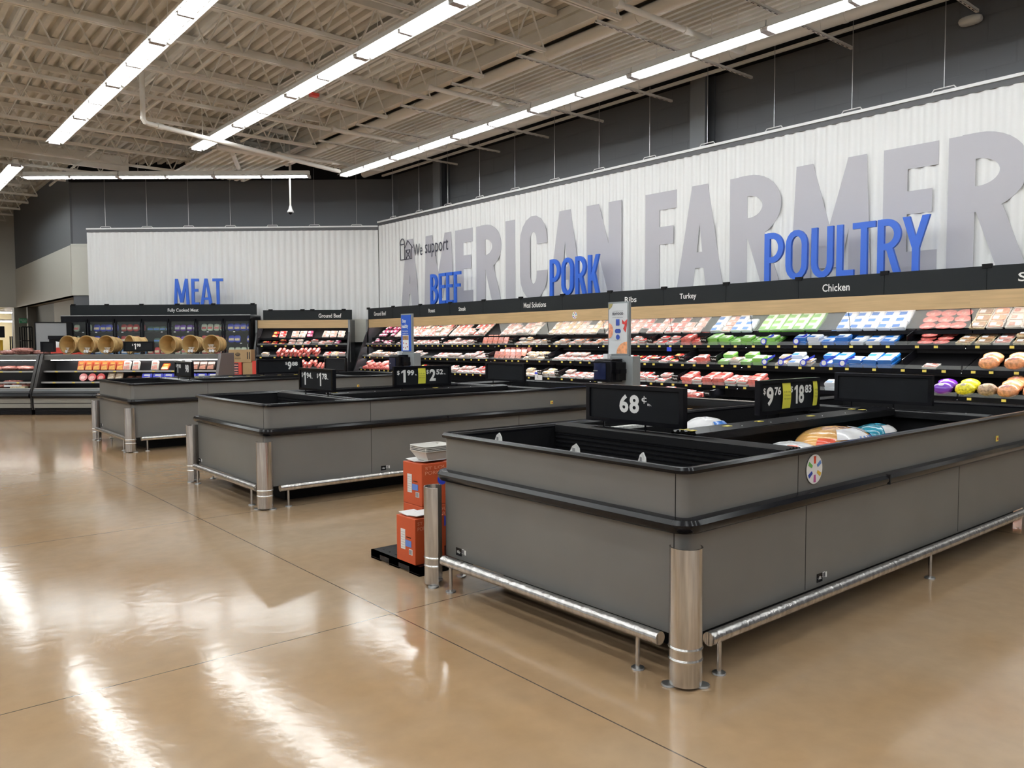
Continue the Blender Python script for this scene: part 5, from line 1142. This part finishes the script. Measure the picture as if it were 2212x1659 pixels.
# ================================================================== LEFT BACKGROUND
q = thing('green_wall_sign', 'small green sign with white lettering on the brown alcove wall', 'sign', T(5.52, 38.42, 2.35))
mb = MB(); mb.box(0, .36, 0, .03, 0, .20, mat('green_sign_face', (.03, .30, .12), .5)); put_text(mb, 'Self-Checkout', .04, .32, .11, .16, -.004, TEXTW, .01); put_text(mb, 'Cashier', .10, .26, .04, .085, -.004, TEXTW, .01); mb.build('sign_face', q)
q = thing('wire_rack', 'tall black metal rack standing in the alcove under the green sign', 'rack', T(5.25, 36.0, 0))
mb = MB()
for x in (0, .16, .34):
    mb.tube([(x, 0, 0), (x, 0, 2.15)], .022, MATTE, 6); mb.tube([(x, .5, 0), (x, .5, 2.15)], .022, MATTE, 6)
mb.tube([(0, 0, 2.15), (.34, 0, 2.15)], .022, MATTE, 6); mb.build('rack_posts', q)
for z in (.4, 1.0, 1.6):
    mb = MB(); mb.box(0, .34, 0, .5, z, z+.03, MATTE); mb.build('rack_shelf', q)
q = thing('grey_partition_panel', 'plain grey panel with black frame behind the leftmost baskets', 'panel', T(4.18, 26.3, 0) @ RZ(-.35))
mb = MB(); mb.box(0, .78, 0, .04, 1.2, 2.09, mat('pale_grey_panel', (.30, .31, .32), .5)); mb.build('panel_face', q)
mb = MB(); mb.box(-.03, 0, -.01, .06, 0, 2.12, MATTE); mb.box(.78, .92, -.01, .3, 0, 2.10, MATTE); mb.box(-.03, .92, -.01, .05, 2.09, 2.12, MATTE); mb.box(0, .78, 0, .04, 0, 1.2, MATTE); mb.build('panel_frame', q)
q = thing('black_cabinet', 'black cabinet with dark screen top behind the leftmost basket', 'cabinet', T(4.35, 25.4, 0) @ RZ(-.5))
mb = MB(); mb.box(0, .55, 0, .5, 0, 1.62, MATTE); mb.build('cabinet_body', q)
mb = MB(); mb.box(-.02, .57, -.02, .52, 1.62, 1.72, BLACK); mb.build('cabinet_top', q)
q = thing('hanging_screen', 'black screen at the far left edge above the yellow posts', 'screen', T(2.6, 30.0, 0))
mb = MB(); mb.box(0, 1.3, 0, .08, 1.70, 2.06, MATTE); mb.build('screen_face', q)
mb = MB(); mb.tube([(.65, .05, 0), (.65, .05, 1.72)], .04, MATTE, 8); mb.build('stand_pole', q)
for k, (x, lb) in enumerate(((3.55, 'left'), (3.85, 'right'))):
    q = thing('yellow_post', f'yellow safety post far at the left frame edge, {lb} of the pair', 'post', T(x, 30.4, 0), 'yellow posts')
    mb = MB(); mb.tube([(0, 0, 0), (0, 0, 1.62)], .045, mat('yellow_paint', (.75, .45, .02), .5), 10); mb.build('post_tube', q)
q = thing('bread_rack', 'low dark rack with pale goods standing in front of the alcove', 'rack', T(4.3, 31.5, 0))
mb = MB()
for x in (0, .75):
    for y in (0, .4): mb.tube([(x, y, 0), (x, y, 1.75)], .02, MATTE, 6)
mb.build('rack_posts', q)
for z in (.7, 1.0, 1.3):
    mb = MB(); mb.box(0, .75, 0, .4, z, z+.03, MATTE); so = mb.build('rack_shelf', q)
q = thing('red_bin', 'red bin with white round goods behind the left deli case', 'bin', T(3.72, 21.9, 0) @ RZ(-TH))
mb = MB(); mb.box(-.1, .75, 0, .5, 0, 1.40, REDC); mb.build('bin_body', q)
mb = MB(); mb.blob((.15, .1, 1.42), .13, .12, .13, WHITE); mb.blob((.55, .1, 1.40), .16, .12, .06, REDC); mb.build('bin_contents', q)
for z, nm in ((3.25, 'upper'), (2.85, 'lower')):
    q = thing('far_strip_light', f'{nm} white strip light seen far away under the cream bulkhead', 'ceiling light', T(1.0, 43.0, z-.35))
    mb = MB(); mb.box(0, 5.0, 0, .12, 0, .06, LEDM); mb.build('tube', q); mb = MB(); mb.box(0, 5.0, -.02, .14, .06, .12, REFL); mb.build('housing', q)
for k in list(PROTO):
    if not PROTO[k]['used']:
        for ch in list(PROTO[k].children): bpy.data.objects.remove(ch)
        bpy.data.objects.remove(PROTO[k])
    else: del PROTO[k]['used']
for o in S.objects:
    if 'used' in o.keys(): del o['used']
